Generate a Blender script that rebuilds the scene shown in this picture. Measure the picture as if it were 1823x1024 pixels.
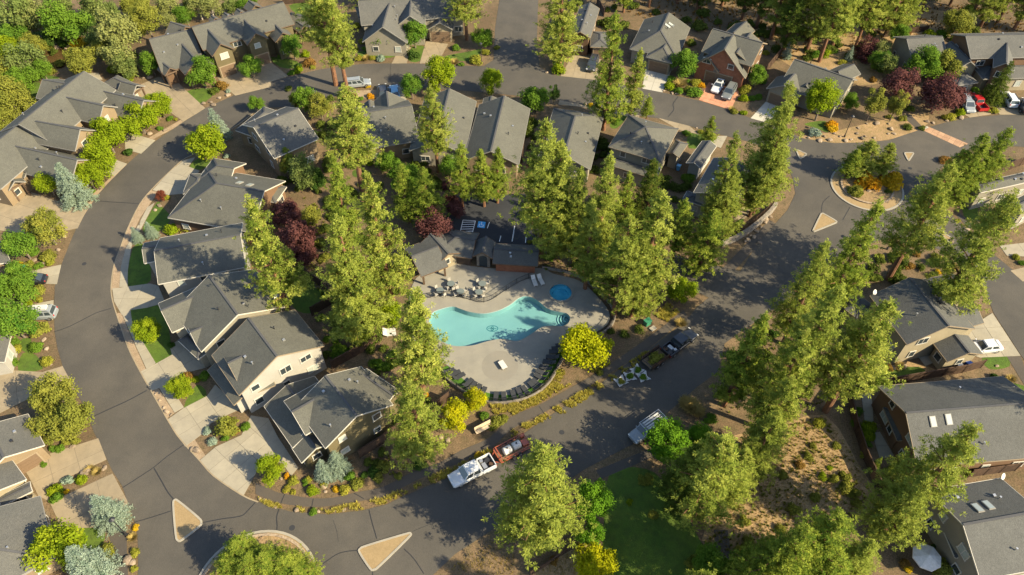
import bpy, bmesh, math, random
import numpy as np
from mathutils import Vector, Matrix
from mathutils.geometry import tessellate_polygon

# ------------------------------------------------------------------ scene, camera, sky, sun
for o in list(bpy.data.objects): bpy.data.objects.remove(o)
scn = bpy.context.scene
COL = scn.collection
PW, PH, FPX, PITCH, CAMH = 1823.0, 1024.0, 1320.0, math.radians(49.0), 82.0
cam_d = bpy.data.cameras.new('camera'); cam = bpy.data.objects.new('camera', cam_d); COL.objects.link(cam)
cam.location = (0, 0, CAMH); cam.rotation_euler = (math.pi/2 - PITCH, 0, 0)
cam_d.sensor_width = 36; cam_d.lens = 36*FPX/PW; cam_d.clip_end = 5000; cam_d.clip_start = 1
scn.camera = cam
SUN_EL, SUN_AZ = math.radians(34), math.radians(25)      # shadows fall towards -x, +y
sdir = Vector((math.cos(SUN_EL)*math.cos(SUN_AZ), -math.cos(SUN_EL)*math.sin(SUN_AZ), math.sin(SUN_EL)))  # towards the sun
w = bpy.data.worlds.new('World'); scn.world = w; w.use_nodes = True
nt = w.node_tree; bg = nt.nodes['Background']; sky = nt.nodes.new('ShaderNodeTexSky')
sky.sky_type = 'NISHITA'; sky.sun_disc = False; sky.sun_elevation = SUN_EL
sky.sun_rotation = math.atan2(sdir.x, sdir.y)
nt.links.new(sky.outputs[0], bg.inputs[0]); bg.inputs[1].default_value = 0.105
sl = bpy.data.lights.new('sun', 'SUN'); sl.energy = 4.6; sl.angle = math.radians(0.5); sl.color = (1.0, 0.85, 0.57)
so = bpy.data.objects.new('sun', sl); COL.objects.link(so); so.location = sdir*300
so.rotation_euler = sdir.to_track_quat('Z', 'Y').to_euler()
scn.view_settings.view_transform = 'Standard'; scn.view_settings.look = 'None'
scn.view_settings.exposure = 1.5; scn.view_settings.gamma = 1

# ------------------------------------------------------------------ picture <-> ground
cR = np.array([1, 0, 0.]); cF = np.array([0, math.cos(PITCH), -math.sin(PITCH)]); cU = np.cross(cR, cF)
def ray(x, y): return (x-PW/2)/FPX*cR - (y-PH/2)/FPX*cU + cF
def G(p, z=0.0):
    d = ray(*p); t = (CAMH-z)/-d[2]
    return Vector((t*d[0], t*d[1], z))
def mpp(p, z=0.0):                     # metres per photo pixel there
    q = np.array(G(p, z)) - [0, 0, CAMH]
    return float(q@cF)/FPX
def proj(q):
    v = np.array(q) - [0, 0, CAMH]; k = v@cF
    return (PW/2+FPX*(v@cR)/k, PH/2-FPX*(v@cU)/k)
RX = (0, 455, 910, 1363); RY = (0, 255, 510, 764)
def P(r, x, y): r -= 1; return (RX[r % 4]+x/3.939, RY[r//4]+y/3.939)
def PL(r, *xy): return [P(r, *q) for q in xy]
rnd = random.Random(7)

# ------------------------------------------------------------------ materials
MATS = {}
def node(nt, t, **k):
    n = nt.nodes.new(t)
    for a, b in k.items(): setattr(n, a, b)
    return n
def mixc(nt, f, a, b, mode='MIX'):
    n = nt.nodes.new('ShaderNodeMix'); n.data_type = 'RGBA'; n.blend_type = mode
    for s, v in ((0, f), (6, a), (7, b)):
        if hasattr(v, 'links') or isinstance(v, bpy.types.NodeSocket): nt.links.new(v, n.inputs[s])
        elif s == 0: n.inputs[0].default_value = v
        else: n.inputs[s].default_value = (*v[:3], 1)
    return n.outputs[2]
def noise(nt, pos, scale, detail=4, lo=.35, hi=.65, rough=.6):
    n = node(nt, 'ShaderNodeTexNoise'); n.inputs['Scale'].default_value = scale; n.inputs['Detail'].default_value = detail
    n.inputs['Roughness'].default_value = rough
    nt.links.new(pos, n.inputs['Vector'])
    m = node(nt, 'ShaderNodeMapRange'); m.inputs[1].default_value = lo; m.inputs[2].default_value = hi
    nt.links.new(n.outputs[0], m.inputs[0]); return m.outputs[0]
def surf(name, c1, c2=None, scale=.4, c3=None, scale3=4., rough=.9, bump=0., bscale=8., fine=.25, spec=.2, metal=0., space='world', amt3=.6, objvar=0.):
    if name in MATS: return MATS[name]
    m = bpy.data.materials.new(name); m.use_nodes = True; nt = m.node_tree; b = nt.nodes['Principled BSDF']
    if space == 'world': pos = node(nt, 'ShaderNodeNewGeometry').outputs['Position']
    else: pos = node(nt, 'ShaderNodeTexCoord').outputs['Object']
    col = mixc(nt, noise(nt, pos, scale), c1, c2 or c1)
    if c3:
        f = noise(nt, pos, scale3, 6, .42, .68)
        mm = node(nt, 'ShaderNodeMath', operation='MULTIPLY'); nt.links.new(f, mm.inputs[0]); mm.inputs[1].default_value = amt3
        col = mixc(nt, mm.outputs[0], col, c3)
    if fine:
        f = noise(nt, pos, bscale*1.7, 3, .3, .7)
        r = node(nt, 'ShaderNodeMapRange'); r.inputs[3].default_value = 1-fine; r.inputs[4].default_value = 1+fine
        nt.links.new(f, r.inputs[0])
        cc = node(nt, 'ShaderNodeCombineColor')
        for i in range(3): nt.links.new(r.outputs[0], cc.inputs[i])
        col = mixc(nt, 1.0, col, cc.outputs[0], 'MULTIPLY')
    if objvar:
        oi = node(nt, 'ShaderNodeObjectInfo'); r = node(nt, 'ShaderNodeMapRange'); r.inputs[3].default_value = 1-objvar; r.inputs[4].default_value = 1+objvar
        nt.links.new(oi.outputs['Random'], r.inputs[0]); cc = node(nt, 'ShaderNodeCombineColor')
        for i in range(3): nt.links.new(r.outputs[0], cc.inputs[i])
        col = mixc(nt, 1.0, col, cc.outputs[0], 'MULTIPLY')
    nt.links.new(col, b.inputs['Base Color'])
    b.inputs['Roughness'].default_value = rough; b.inputs['Metallic'].default_value = metal
    b.inputs['Specular IOR Level'].default_value = spec
    if bump:
        n = node(nt, 'ShaderNodeTexNoise'); n.inputs['Scale'].default_value = bscale; n.inputs['Detail'].default_value = 5
        nt.links.new(pos, n.inputs['Vector'])
        bp = node(nt, 'ShaderNodeBump'); bp.inputs['Strength'].default_value = bump; bp.inputs['Distance'].default_value = .1
        nt.links.new(n.outputs[0], bp.inputs['Height']); nt.links.new(bp.outputs[0], b.inputs['Normal'])
    MATS[name] = m; return m
def plain(name, c, rough=.5, metal=0., spec=.5, fine=.06): return surf(name, c, rough=rough, metal=metal, spec=spec, fine=fine, space='obj', bscale=6)
def paint(name, c):
    if name in MATS: return MATS[name]
    m = plain(name, c, .35, 0, .5); b = m.node_tree.nodes['Principled BSDF']
    b.inputs['Coat Weight'].default_value = .6; b.inputs['Coat Roughness'].default_value = .08
    return m
def leafmat(name, c1, c2, c3, trans=.35):
    if name in MATS: return MATS[name]
    m = bpy.data.materials.new(name); m.use_nodes = True; nt = m.node_tree; nt.nodes.remove(nt.nodes['Principled BSDF'])
    a = node(nt, 'ShaderNodeAttribute', attribute_name='tint'); oi = node(nt, 'ShaderNodeObjectInfo')
    col = mixc(nt, a.outputs['Fac'], c1, c2)
    h = node(nt, 'ShaderNodeMath', operation='MULTIPLY'); nt.links.new(oi.outputs['Random'], h.inputs[0]); h.inputs[1].default_value = .75
    col = mixc(nt, h.outputs[0], col, c3)
    d = node(nt, 'ShaderNodeBsdfDiffuse'); t = node(nt, 'ShaderNodeBsdfTranslucent'); mx = node(nt, 'ShaderNodeMixShader'); mx.inputs[0].default_value = trans
    nt.links.new(col, d.inputs[0]); nt.links.new(col, t.inputs[0])
    nt.links.new(d.outputs[0], mx.inputs[1]); nt.links.new(t.outputs[0], mx.inputs[2])
    nt.links.new(mx.outputs[0], nt.nodes['Material Output'].inputs[0]); MATS[name] = m; return m

M_ground = surf('bark_soil', (.1,.068,.039), (.16,.11,.062), .12, (.065,.058,.026), 1.1, bump=.5, bscale=3.5, fine=.4)
M_dry = surf('dry_soil', (.3,.2,.105), (.2,.135,.07), .25, (.14,.115,.04), 1.4, bump=.5, bscale=4, fine=.35)
M_asphalt = surf('asphalt', (.062,.057,.049), (.083,.075,.062), .09, (.047,.045,.041), .32, rough=.85, bump=.2, bscale=9, fine=.17, amt3=.42)
M_asphalt2 = surf('path_asphalt', (.078,.066,.052), (.062,.055,.048), .2, rough=.9, bump=.2, bscale=12, fine=.15)
M_lot = surf('lot_asphalt', (.026,.028,.032), (.035,.036,.039), .2, rough=.85, bump=.15, bscale=12, fine=.15)
M_crack = plain('crack_tar', (.018,.018,.018), .6)
M_conc = surf('concrete', (.25,.225,.17), (.285,.255,.19), .3, (.2,.18,.14), .9, rough=.9, bump=.1, bscale=10, fine=.1, amt3=.5, objvar=.06)
M_conct = surf('concrete_tan', (.22,.18,.12), (.255,.205,.135), .3, (.17,.14,.095), .9, rough=.9, bump=.1, bscale=10, fine=.12, amt3=.5, objvar=.06)
M_concw = surf('concrete_white', (.33,.31,.26), (.37,.345,.285), .3, rough=.9, fine=.08, objvar=.05)
M_joint = surf('joint', (.13,.115,.09), rough=1, fine=.2)
M_deck = surf('pool_deck', (.198,.187,.157), (.226,.212,.176), .35, (.165,.158,.137), .8, rough=.85, bump=.08, bscale=9, fine=.08, amt3=.5)
M_disc = surf('deck_disc', (.175,.165,.14), (.195,.18,.15), .5, rough=.85, fine=.08)
M_paver = surf('pavers', (.36,.17,.1), (.42,.21,.13), .8, rough=.9, fine=.15, objvar=.1)
M_brick = surf('brick_band', (.3,.18,.11), (.36,.23,.14), .8, rough=.9, fine=.25, objvar=.12)
M_gravel = surf('gravel', (.27,.2,.13), (.2,.145,.09), .7, (.32,.25,.17), 6, rough=1, bump=.4, bscale=9, fine=.35)
M_lawn = surf('lawn', (.05,.095,.013), (.085,.13,.017), .25, (.04,.055,.014), 1.2, rough=.95, bump=.6, bscale=9, fine=.3)
M_turf = surf('turf', (.04,.1,.012), (.05,.12,.014), .5, rough=.95, bump=.4, bscale=9, fine=.25)
M_kerb = surf('kerb', (.24,.22,.18), (.28,.255,.205), .6, rough=.9, fine=.12)
M_island = surf('island_gravel', (.25,.18,.092), (.215,.155,.08), .5, (.285,.205,.11), 5, rough=1, bump=.25, bscale=10, fine=.15)
M_rock = surf('rock', (.23,.175,.12), (.17,.13,.09), 1.2, (.3,.24,.18), 3, rough=.95, bump=.6, bscale=3, fine=.2, space='obj', objvar=.25)
M_roof = [surf('shingle_a', (0.079,0.079,0.072), (0.094,0.092,0.082), .35, (0.062,0.063,0.060), 2.6, rough=.85, bump=.35, bscale=7, fine=.28, amt3=.5),
          surf('shingle_b', (0.079,0.078,0.065), (0.093,0.092,0.076), .35, (0.062,0.062,0.054), 2.6, rough=.85, bump=.35, bscale=7, fine=.28, amt3=.5),
          surf('shingle_c', (0.073,0.074,0.069), (0.086,0.087,0.081), .35, (0.057,0.058,0.055), 2.6, rough=.85, bump=.35, bscale=7, fine=.28, amt3=.5)]
M_ridge = surf('ridge_shingle', (.06,.061,.064), (.07,.07,.072), .5, rough=.9, fine=.2)
def wallmat(n, c): return surf('wall_'+n, c, tuple(v*.88 for v in c), .5, rough=.85, fine=.08, bump=.1, bscale=6)
WALL = {'tan': wallmat('tan', (.2,.15,.092)), 'brown': wallmat('brown', (.14,.085,.05)), 'cream': wallmat('cream', (.26,.22,.145)), 'white': wallmat('white', (.3,.285,.25)),
        'olive': wallmat('olive', (.115,.095,.05)), 'sage': wallmat('sage', (.215,.195,.15)), 'stone': surf('wall_stone', (.2,.175,.145), (.12,.105,.09), 1.6, (.26,.23,.19), 3.5, rough=.95, bump=.8, bscale=3, fine=.2),
        'brick': surf('wall_brick', (.2,.08,.045), (.26,.11,.06), 1.5, rough=.95, bump=.4, bscale=6, fine=.2), 'dark': wallmat('dark', (.075,.055,.042))}
M_trim = {'white': plain('trim_white', (.42,.39,.33), .7), 'tan': plain('trim_tan', (.22,.17,.11), .7), 'brown': plain('trim_brown', (.1,.065,.04), .7), 'grey': plain('trim_grey', (.2,.19,.17), .7)}
M_glass = plain('window_glass', (.03,.04,.045), .08, 0, .8, 0)
M_glassp = plain('blind_glass', (.3,.33,.3), .12, 0, .8, 0)
M_frame = plain('window_frame', (.42,.4,.35), .6)
M_garage = plain('garage_door', (.13,.085,.05), .7)
M_garagew = plain('garage_door_white', (.33,.3,.25), .7)
M_metal = plain('galvanised', (.45,.45,.44), .4, .7)
M_black = plain('black_metal', (.02,.02,.022), .5)
M_fence = surf('fence_wood', (.05,.032,.022), (.075,.046,.03), 1.5, rough=.95, fine=.25, objvar=.15)
M_bark = surf('pine_bark', (.19,.095,.05), (.12,.065,.04), 1.5, rough=1, bump=.6, bscale=5, fine=.3, space='obj')
M_barkg = surf('grey_bark', (.16,.13,.1), (.1,.08,.065), 2, rough=1, bump=.5, bscale=6, fine=.3, space='obj')
M_barkw = surf('birch_bark', (.5,.46,.4), (.35,.3,.25), 2, rough=.9, fine=.2, space='obj')
M_white = plain('white_plastic', (.45,.44,.41), .5)
M_cloth = surf('white_cloth', (.5,.49,.47), (.4,.39,.37), 3, rough=.95, space='obj', fine=.1)
M_tyre = plain('tyre', (.018,.018,.018), .85)
M_rim = plain('rim', (.4,.4,.4), .3, .8)
M_lamp = plain('headlight', (.7,.7,.68), .15)
M_tail = plain('taillight', (.35,.02,.015), .25)
M_wood = surf('bench_wood', (.5,.4,.27), (.42,.33,.22), 3, rough=.8, space='obj')
LEAF = {
 'pine': leafmat('needles_pine', (.1,.15,.019), (.39,.415,.08), (.24,.285,.05), .42),
 'pineg': leafmat('needles_green', (.075,.135,.018), (.33,.375,.055), (.2,.26,.038), .42),
 'pined': leafmat('needles_dark', (.05,.085,.016), (.15,.18,.03), (.09,.13,.022), .4),
 'dusty': leafmat('leaf_dusty', (0.080,0.123,0.029), (0.189,0.217,0.061), (0.131,0.174,0.049), .35),
 'pale': leafmat('leaf_pale', (0.162,0.189,0.051), (0.297,0.297,0.101), (0.203,0.230,0.068), .4),
 'lime': leafmat('leaf_lime', (.115,.185,.01), (.28,.325,.018), (.18,.25,.012), .4),
 'green': leafmat('leaf_green', (0.061,0.149,0.019), (0.162,0.257,0.032), (0.121,0.203,0.022), .4),
 'emerald': leafmat('leaf_emerald', (.06,.16,.014), (.15,.28,.02), (.1,.21,.016), .4),
 'dark': leafmat('leaf_dark', (0.030,0.068,0.014), (0.074,0.121,0.024), (0.047,0.095,0.016), .3),
 'olive': leafmat('leaf_olive', (0.128,0.150,0.027), (0.270,0.262,0.045), (0.180,0.195,0.033), .35),
 'yellow': leafmat('leaf_yellow', (.22,.26,.01), (.48,.43,.012), (.3,.33,.01), .4),
 'gold': leafmat('leaf_gold', (.4,.26,.015), (.65,.42,.025), (.5,.36,.02), .4),
 'orange': leafmat('leaf_orange', (.42,.2,.012), (.68,.36,.02), (.5,.28,.016), .4),
 'purple': leafmat('leaf_purple', (0.061,0.024,0.024), (0.162,0.070,0.061), (0.108,0.046,0.043), .3),
 'blue': leafmat('needles_blue', (.13,.19,.14), (.3,.36,.28), (.22,.28,.2), .25),
 'straw': leafmat('leaf_straw', (.26,.2,.06), (.42,.32,.11), (.32,.24,.08), .3),
 'rust': leafmat('leaf_rust', (.16,.09,.025), (.26,.15,.04), (.2,.13,.03), .3),
 'verge': leafmat('leaf_verge', (.36,.3,.06), (.64,.5,.13), (.4,.38,.07), .4),
 'ochre': leafmat('leaf_ochre', (.2,.21,.03), (.37,.33,.045), (.24,.26,.035), .4),
 'redb': leafmat('leaf_red', (.12,.03,.02), (.2,.06,.03), (.15,.05,.03), .3)}

# ------------------------------------------------------------------ object helpers
def tag(o, label=None, cat=None, group=None, kind=None):
    if label: o['label'] = label
    if cat: o['category'] = cat
    if group: o['group'] = group
    if kind: o['kind'] = kind
    return o
def link(name, data, parent=None, loc=None):
    o = bpy.data.objects.new(name, data); COL.objects.link(o)
    if parent: o.parent = parent
    if loc is not None: o.location = loc
    return o
def empty(name, loc=(0,0,0), rz=0):
    o = link(name, None, None, loc); o.rotation_euler = (0, 0, rz); o.empty_display_size = .3; return o
def mk(name, V, F, mat, parent=None, loc=None, smooth=False, mats=None, mi=None):
    me = bpy.data.meshes.new(name); me.from_pydata([tuple(v) for v in V], [], F)
    for m in (mats or [mat]): me.materials.append(m)
    if mi: me.polygons.foreach_set('material_index', mi)
    if smooth: me.polygons.foreach_set('use_smooth', [True]*len(me.polygons))
    me.update(); return link(name, me, parent, loc)
class MB:                                           # collects boxes, beams, tubes into one mesh
    def __init__(s): s.V = []; s.F = []
    def add(s, V, F):
        n = len(s.V); s.V += [Vector(v) for v in V]; s.F += [[i+n for i in f] for f in F]; return s
    def box(s, c, d, rz=0, M=None):
        x, y, z = d[0]/2, d[1]/2, d[2]/2
        V = [Vector((a*x, b*y, e*z)) for e in (-1,1) for b in (-1,1) for a in (-1,1)]
        R = M or Matrix.Rotation(rz, 3, 'Z')
        return s.add([R@v+Vector(c) for v in V], [[0,2,3,1],[4,5,7,6],[0,1,5,4],[2,6,7,3],[0,4,6,2],[1,3,7,5]])
    def beam(s, a, b, wd, h, up=Vector((0,0,1))):
        a, b = Vector(a), Vector(b); d = (b-a)
        if d.length < 1e-4: return s
        L = d.length; d.normalize(); r = d.cross(up); r = r.normalized() if r.length > 1e-4 else Vector((1,0,0)); u = r.cross(d)
        M = Matrix((d, r, u)).transposed()
        return s.box((a+b)/2, (L, wd, h), M=M)
    def tube(s, pts, rad, n=6, cap=True):
        V = []; F = []
        for i, p in enumerate(pts):
            p = Vector(p); d = (Vector(pts[min(i+1, len(pts)-1)])-Vector(pts[max(i-1, 0)])).normalized()
            q = d.to_track_quat('Z', 'Y'); r = rad[i] if isinstance(rad, (list, tuple)) else rad
            V += [p+q@Vector((r*math.cos(2*math.pi*k/n), r*math.sin(2*math.pi*k/n), 0)) for k in range(n)]
        for i in range(len(pts)-1):
            for k in range(n): F.append([i*n+k, i*n+(k+1) % n, (i+1)*n+(k+1) % n, (i+1)*n+k])
        if cap: F += [list(range(n))[::-1], [(len(pts)-1)*n+k for k in range(n)]]
        return s.add(V, F)
    def disc(s, c, r, h, n=20, r2=None):
        return s.tube([Vector(c), Vector(c)+Vector((0,0,h))], [r, r2 if r2 is not None else r], n)
    def build(s, name, mat, parent=None, loc=None, smooth=False): return mk(name, s.V, s.F, mat, parent, loc, smooth)
def smooth_pts(pts, closed=False, n=6):
    p = [Vector(q[:2]) for q in pts]; out = []; N = len(p)
    for i in range(N if closed else N-1):
        a = p[(i-1) % N] if closed or i > 0 else p[i]; b = p[i]; c = p[(i+1) % N]; d = p[(i+2) % N] if closed or i+2 < N else c
        for k in range(n):
            t = k/n
            out.append(.5*((2*b)+(c-a)*t+(2*a-5*b+4*c-d)*t*t+(3*b-a-3*c+d)*t**3))
    if not closed: out.append(p[-1])
    return out
def area2(p): return sum(p[i-1].x*p[i].y-p[i].x*p[i-1].y for i in range(len(p)))
def sheet(name, pts, z, mat, kind='structure', holes=(), parent=None, thick=0.):
    loops = [[Vector((q[0], q[1], 0)) for q in pts]] + [[Vector((q[0], q[1], 0)) for q in h] for h in holes]
    tri = tessellate_polygon(loops); V = [Vector((q.x, q.y, z)) for l in loops for q in l]; F = []
    for t in tri:
        a, b, c = (V[i] for i in t)
        if (b-a).cross(c-a).z < 0: t = t[::-1]
        F.append(list(t))
    if thick:
        n = len(loops[0]); m = len(V); V += [Vector((q.x, q.y, z-thick)) for q in loops[0]]; ccw = area2(loops[0]) > 0
        for i in range(n):
            j = (i+1) % n; f = [i, m+i, m+j, j]; F.append(f if ccw else f[::-1])
    o = mk(name, V, F, mat, parent)
    if kind and not parent: o['kind'] = kind
    return o
def gp(pxs, z=0): return [G(p, z).xy for p in pxs]
def ribbon(name, pts, wd, z, mat, parent=None, kind=None):
    V = []; F = []
    for i, p in enumerate(pts):
        d = (pts[min(i+1, len(pts)-1)]-pts[max(i-1, 0)]); d = Vector((d.x, d.y)).normalized(); nrm = Vector((-d.y, d.x))
        a = p+nrm*wd/2; b = p-nrm*wd/2; V += [(a.x, a.y, z), (b.x, b.y, z)]
        if i: F.append([2*i-2, 2*i-1, 2*i+1, 2*i])
    o = mk(name, V, F, mat, parent)
    if kind: o['kind'] = kind
    return o
def kerb_ring(name, pts, wd, h, mat, parent=None, closed=True, z0=0.02):
    V = []; F = []; N = len(pts)
    for i, p in enumerate(pts):
        a, b = (pts[i-1], pts[(i+1) % N]) if closed else (pts[max(i-1, 0)], pts[min(i+1, N-1)])
        d = Vector((b.x-a.x, b.y-a.y)).normalized(); n = Vector((-d.y, d.x))
        for s, z in ((.5, z0), (.5, h), (-.5, h), (-.5, z0)): q = Vector((p.x, p.y))+n*wd*s; V.append((q.x, q.y, z))
    for i in range(N if closed else N-1):
        j = (i+1) % N
        for k in range(3): F.append([4*i+k, 4*j+k, 4*j+k+1, 4*i+k+1])
    return mk(name, V, F, mat, parent)
def inside(p, poly):
    c = False; n = len(poly)
    for i in range(n):
        a, b = poly[i], poly[i-1]
        if (a[1] > p[1]) != (b[1] > p[1]) and p[0] < (b[0]-a[0])*(p[1]-a[1])/(b[1]-a[1])+a[0]: c = not c
    return c
def clip(poly, n, d):                                # keep points with p.n <= d
    out = []
    for i, p in enumerate(poly):
        q = poly[i-1]; a, b = q.dot(n)-d, p.dot(n)-d
        if (a <= 0) != (b <= 0): out.append(q+(p-q)*(a/(a-b)))
        if b <= 0: out.append(p)
    return out
def slabs(name, pxs, dpx, cell, mat, top=.05, gap=.022, piece='slab', cell2=None, off=(0, 0), base=M_joint):
    poly = [G(p).xy for p in pxs]
    root = sheet(name, poly, top-.018, base)
    a, b = G(dpx[0]).xy, G(dpx[1]).xy; u = (b-a).normalized(); v = Vector((-u.y, u.x)); cell2 = cell2 or cell
    us = [p.dot(u) for p in poly]; vs = [p.dot(v) for p in poly]
    nu = max(1, round((max(us)-min(us))/cell)); nv = max(1, round((max(vs)-min(vs))/cell2))
    cu = (max(us)-min(us))/nu; cv = (max(vs)-min(vs))/nv
    for i in range(nu):
        for j in range(nv):
            q = poly; u0 = min(us)+i*cu; v0 = min(vs)+j*cv
            for n, d in ((u, u0+cu-gap), (-u, -(u0+gap)), (v, v0+cv-gap), (-v, -(v0+gap))):
                q = clip(q, n, d)
                if len(q) < 3: break
            if len(q) < 3 or abs(area2(q)) < .3: continue
            if area2(q) < 0: q = q[::-1]
            z = top+rnd.uniform(-.004, .004); n = len(q)
            try: tri = tessellate_polygon([[Vector((t.x, t.y, 0)) for t in q]])
            except Exception: continue
            V = [(t.x, t.y, z) for t in q]+[(t.x, t.y, z-.03) for t in q]; F = []
            for t in tri:
                A, B, C = (Vector(V[k]) for k in t); F.append(list(t) if (B-A).cross(C-A).z > 0 else list(t)[::-1])
            F += [[k, n+k, n+(k+1) % n, (k+1) % n] for k in range(n)]
            mk(piece, V, F, mat, root)
    return root

# ------------------------------------------------------------------ ground, pool basin, roads
DZ = .08                                             # pool deck level
pool_px = [(782,551),(805,545.5),(820,550),(836,555),(861,558),(886,553),(907,543),(923,531),(935,527),(948,530),(961,538),(976,550),(996,555),(1009,558),(1015,566),(1011,576),(1000,580.5),(984,580),(966,582),(948,593),(930,604),(918,607),(900,604),(886,604),(866,608),(846,614),(831,616),(810,616),(793,611),(776,601),(766,586),(764,570),(770,557)]
pool = smooth_pts([G(p, DZ) for p in pool_px], True, 4)
spa_c = G((998, 520.5), DZ).xy; SPR = 1.78
spa = [spa_c+Vector((math.cos(t), math.sin(t)))*SPR for t in np.linspace(0, 2*math.pi, 40, endpoint=False)]
S = 900
big = [Vector((-S, -S)), Vector((S, -S)), Vector((S, S)), Vector((-S, S))]
sheet('ground', big, 0, M_ground, holes=(pool, spa))
def basin(name, loop, depth, mat, lip=DZ):
    V = []; F = []; n = len(loop)
    for p in loop: V += [(p.x, p.y, lip-.005), (p.x, p.y, -depth)]
    ccw = area2(loop) > 0
    for i in range(n):
        j = (i+1) % n; f = [2*i, 2*j, 2*j+1, 2*i+1]; F.append(f if ccw else f[::-1])
    o = mk(name, V, F, mat); o['kind'] = 'structure'
    return o
M_plaster = surf('pool_plaster', (.24,.305,.305), (.265,.33,.325), .4, rough=.8, fine=.05)
M_plasterb = surf('spa_plaster', (.07,.34,.46), (.14,.48,.58), 1, rough=.7, fine=.1)
basin('pool_basin', pool, .95, M_plaster); sheet('pool_floor', pool, -.95, M_plaster)
basin('spa_basin', spa, .8, M_plasterb); sheet('spa_floor', spa, -.8, M_plasterb)
def watermat(name, tint):
    m = bpy.data.materials.new(name); m.use_nodes = True; nt = m.node_tree; nt.nodes.remove(nt.nodes['Principled BSDF'])
    t = node(nt, 'ShaderNodeBsdfTransparent'); t.inputs[0].default_value = (*tint, 1)
    g = node(nt, 'ShaderNodeBsdfGlossy'); g.inputs['Roughness'].default_value = .06
    lw = node(nt, 'ShaderNodeLayerWeight'); lw.inputs[0].default_value = .35; fr = node(nt, 'ShaderNodeMath', operation='MULTIPLY'); fr.inputs[1].default_value = .22; nt.links.new(lw.outputs['Facing'], fr.inputs[0])
    pos = node(nt, 'ShaderNodeNewGeometry').outputs['Position']; n = node(nt, 'ShaderNodeTexNoise'); n.inputs['Scale'].default_value = 2.5
    nt.links.new(pos, n.inputs['Vector']); bp = node(nt, 'ShaderNodeBump'); bp.inputs['Strength'].default_value = .12; bp.inputs['Distance'].default_value = .1
    nt.links.new(n.outputs[0], bp.inputs['Height']); nt.links.new(bp.outputs[0], g.inputs['Normal'])
    mx = node(nt, 'ShaderNodeMixShader'); nt.links.new(fr.outputs[0], mx.inputs[0]); nt.links.new(t.outputs[0], mx.inputs[1]); nt.links.new(g.outputs[0], mx.inputs[2])
    nt.links.new(mx.outputs[0], nt.nodes['Material Output'].inputs[0]); return m
sheet('pool_water', pool, -.06, watermat('pool_water', (.7,.95,.97)))
o = kerb_ring('spa_rim', spa, .34, DZ+.07, M_deck, z0=0.0); o['kind'] = 'structure'
o = kerb_ring('spa_bench', [spa_c+(p-spa_c)*.82 for p in spa], .5, -.38, M_plasterb, z0=-.79); o['kind'] = 'structure'
sheet('spa_water', spa, -.1, watermat('spa_water', (.72,.93,.99)))
# emblem on the pool floor: oval ring with a scrolled letter
def floor_px(p): return G(p, -.95).xy
em = empty('pool_emblem', (*floor_px((876.5, 585)), -.946)); ec = em.location.xy
tag(em, 'dark oval emblem with a scrolled letter on the pale pool floor', 'emblem')
M_tile = plain('emblem_tile', (.03,.13,.15), .6)
def em_line(name, pts, wd, closed=False):
    V = []; F = []; N = len(pts)
    for i, p in enumerate(pts):
        a, b = (pts[i-1], pts[(i+1) % N]) if closed else (pts[max(i-1, 0)], pts[min(i+1, N-1)])
        d = (b-a).normalized(); n = Vector((-d.y, d.x))*wd/2; V += [(p.x+n.x, p.y+n.y, 0), (p.x-n.x, p.y-n.y, 0)]
    for i in range(N if closed else N-1): j = (i+1) % N; F.append([2*i, 2*i+1, 2*j+1, 2*j])
    mk(name, V, F, M_tile, em)
em_line('ring', [Vector((.78*math.cos(t), .5*math.sin(t))) for t in np.linspace(0, 2*math.pi, 36, endpoint=False)], .13, True)
em_line('letter_stroke', smooth_pts([(.22,.2),(.05,.3),(-.16,.22),(-.1,.06),(.1,-.04),(.17,-.2),(-.02,-.3),(-.22,-.2)], False, 5), .15)
em_line('scroll', smooth_pts([(-.55,-.05),(-.4,.1),(-.2,-.02),(0,.02),(.25,.06),(.42,-.08),(.56,.06)], False, 5), .11)
M_plaster2 = surf('step_edge', (.4,.5,.48), rough=.8)
# steps at the right tip of the pool
for k in range(3):
    c = G((1012, 567), -.5).xy; r = .7+.4*k
    arc = [c+Vector((math.cos(t), math.sin(t)))*r for t in np.linspace(math.radians(120), math.radians(235), 12)]
    o = kerb_ring('pool_step', arc, .14, -.62-.1*k, M_plaster2, closed=False, z0=-.93); o['kind'] = 'structure'
deck_px = [(738,500),(760,486),(800,470),(870,478),(960,478),(985,488),(1030,500),(1060,525),(1084,556),(1080,580),(1050,598),(1015,612),(992,632),(978,655),(962,680),(940,697),(905,706),(870,702),(838,688),(815,668),(795,650),(770,640),(740,620),(728,590),(726,545)]
deck = smooth_pts([G(p) for p in deck_px], True, 4)
sheet('pool_deck', deck, DZ, M_deck, holes=(pool, spa), thick=.1)
dc = G((890, 651), DZ).xy
sheet('splash_disc', [dc+Vector((math.cos(t), math.sin(t)))*2.45 for t in np.linspace(0, 6.283, 40, endpoint=False)], DZ+.006, M_disc)
ribbon('deck_joint', smooth_pts([G(p).xy for p in ((953,652),(944,672),(925,688),(905,699))], False, 6), .05, DZ+.006, M_joint, kind='structure')
turf_out = [G(p) for p in ((788,655),(800,676),(825,695),(850,708),(880,715),(915,713),(945,703),(968,688),(982,668),(992,648),(1004,630),(1022,616),(1040,606))]
turf_in = [G(p) for p in ((1025,606),(1003,618),(985,638),(972,660),(955,682),(932,697),(905,704),(872,701),(842,689),(818,670),(797,652))]
turf = smooth_pts(turf_out, False, 4)+smooth_pts(turf_in, False, 4)
sheet('turf_strip', turf, DZ+.012, M_turf)

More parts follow.
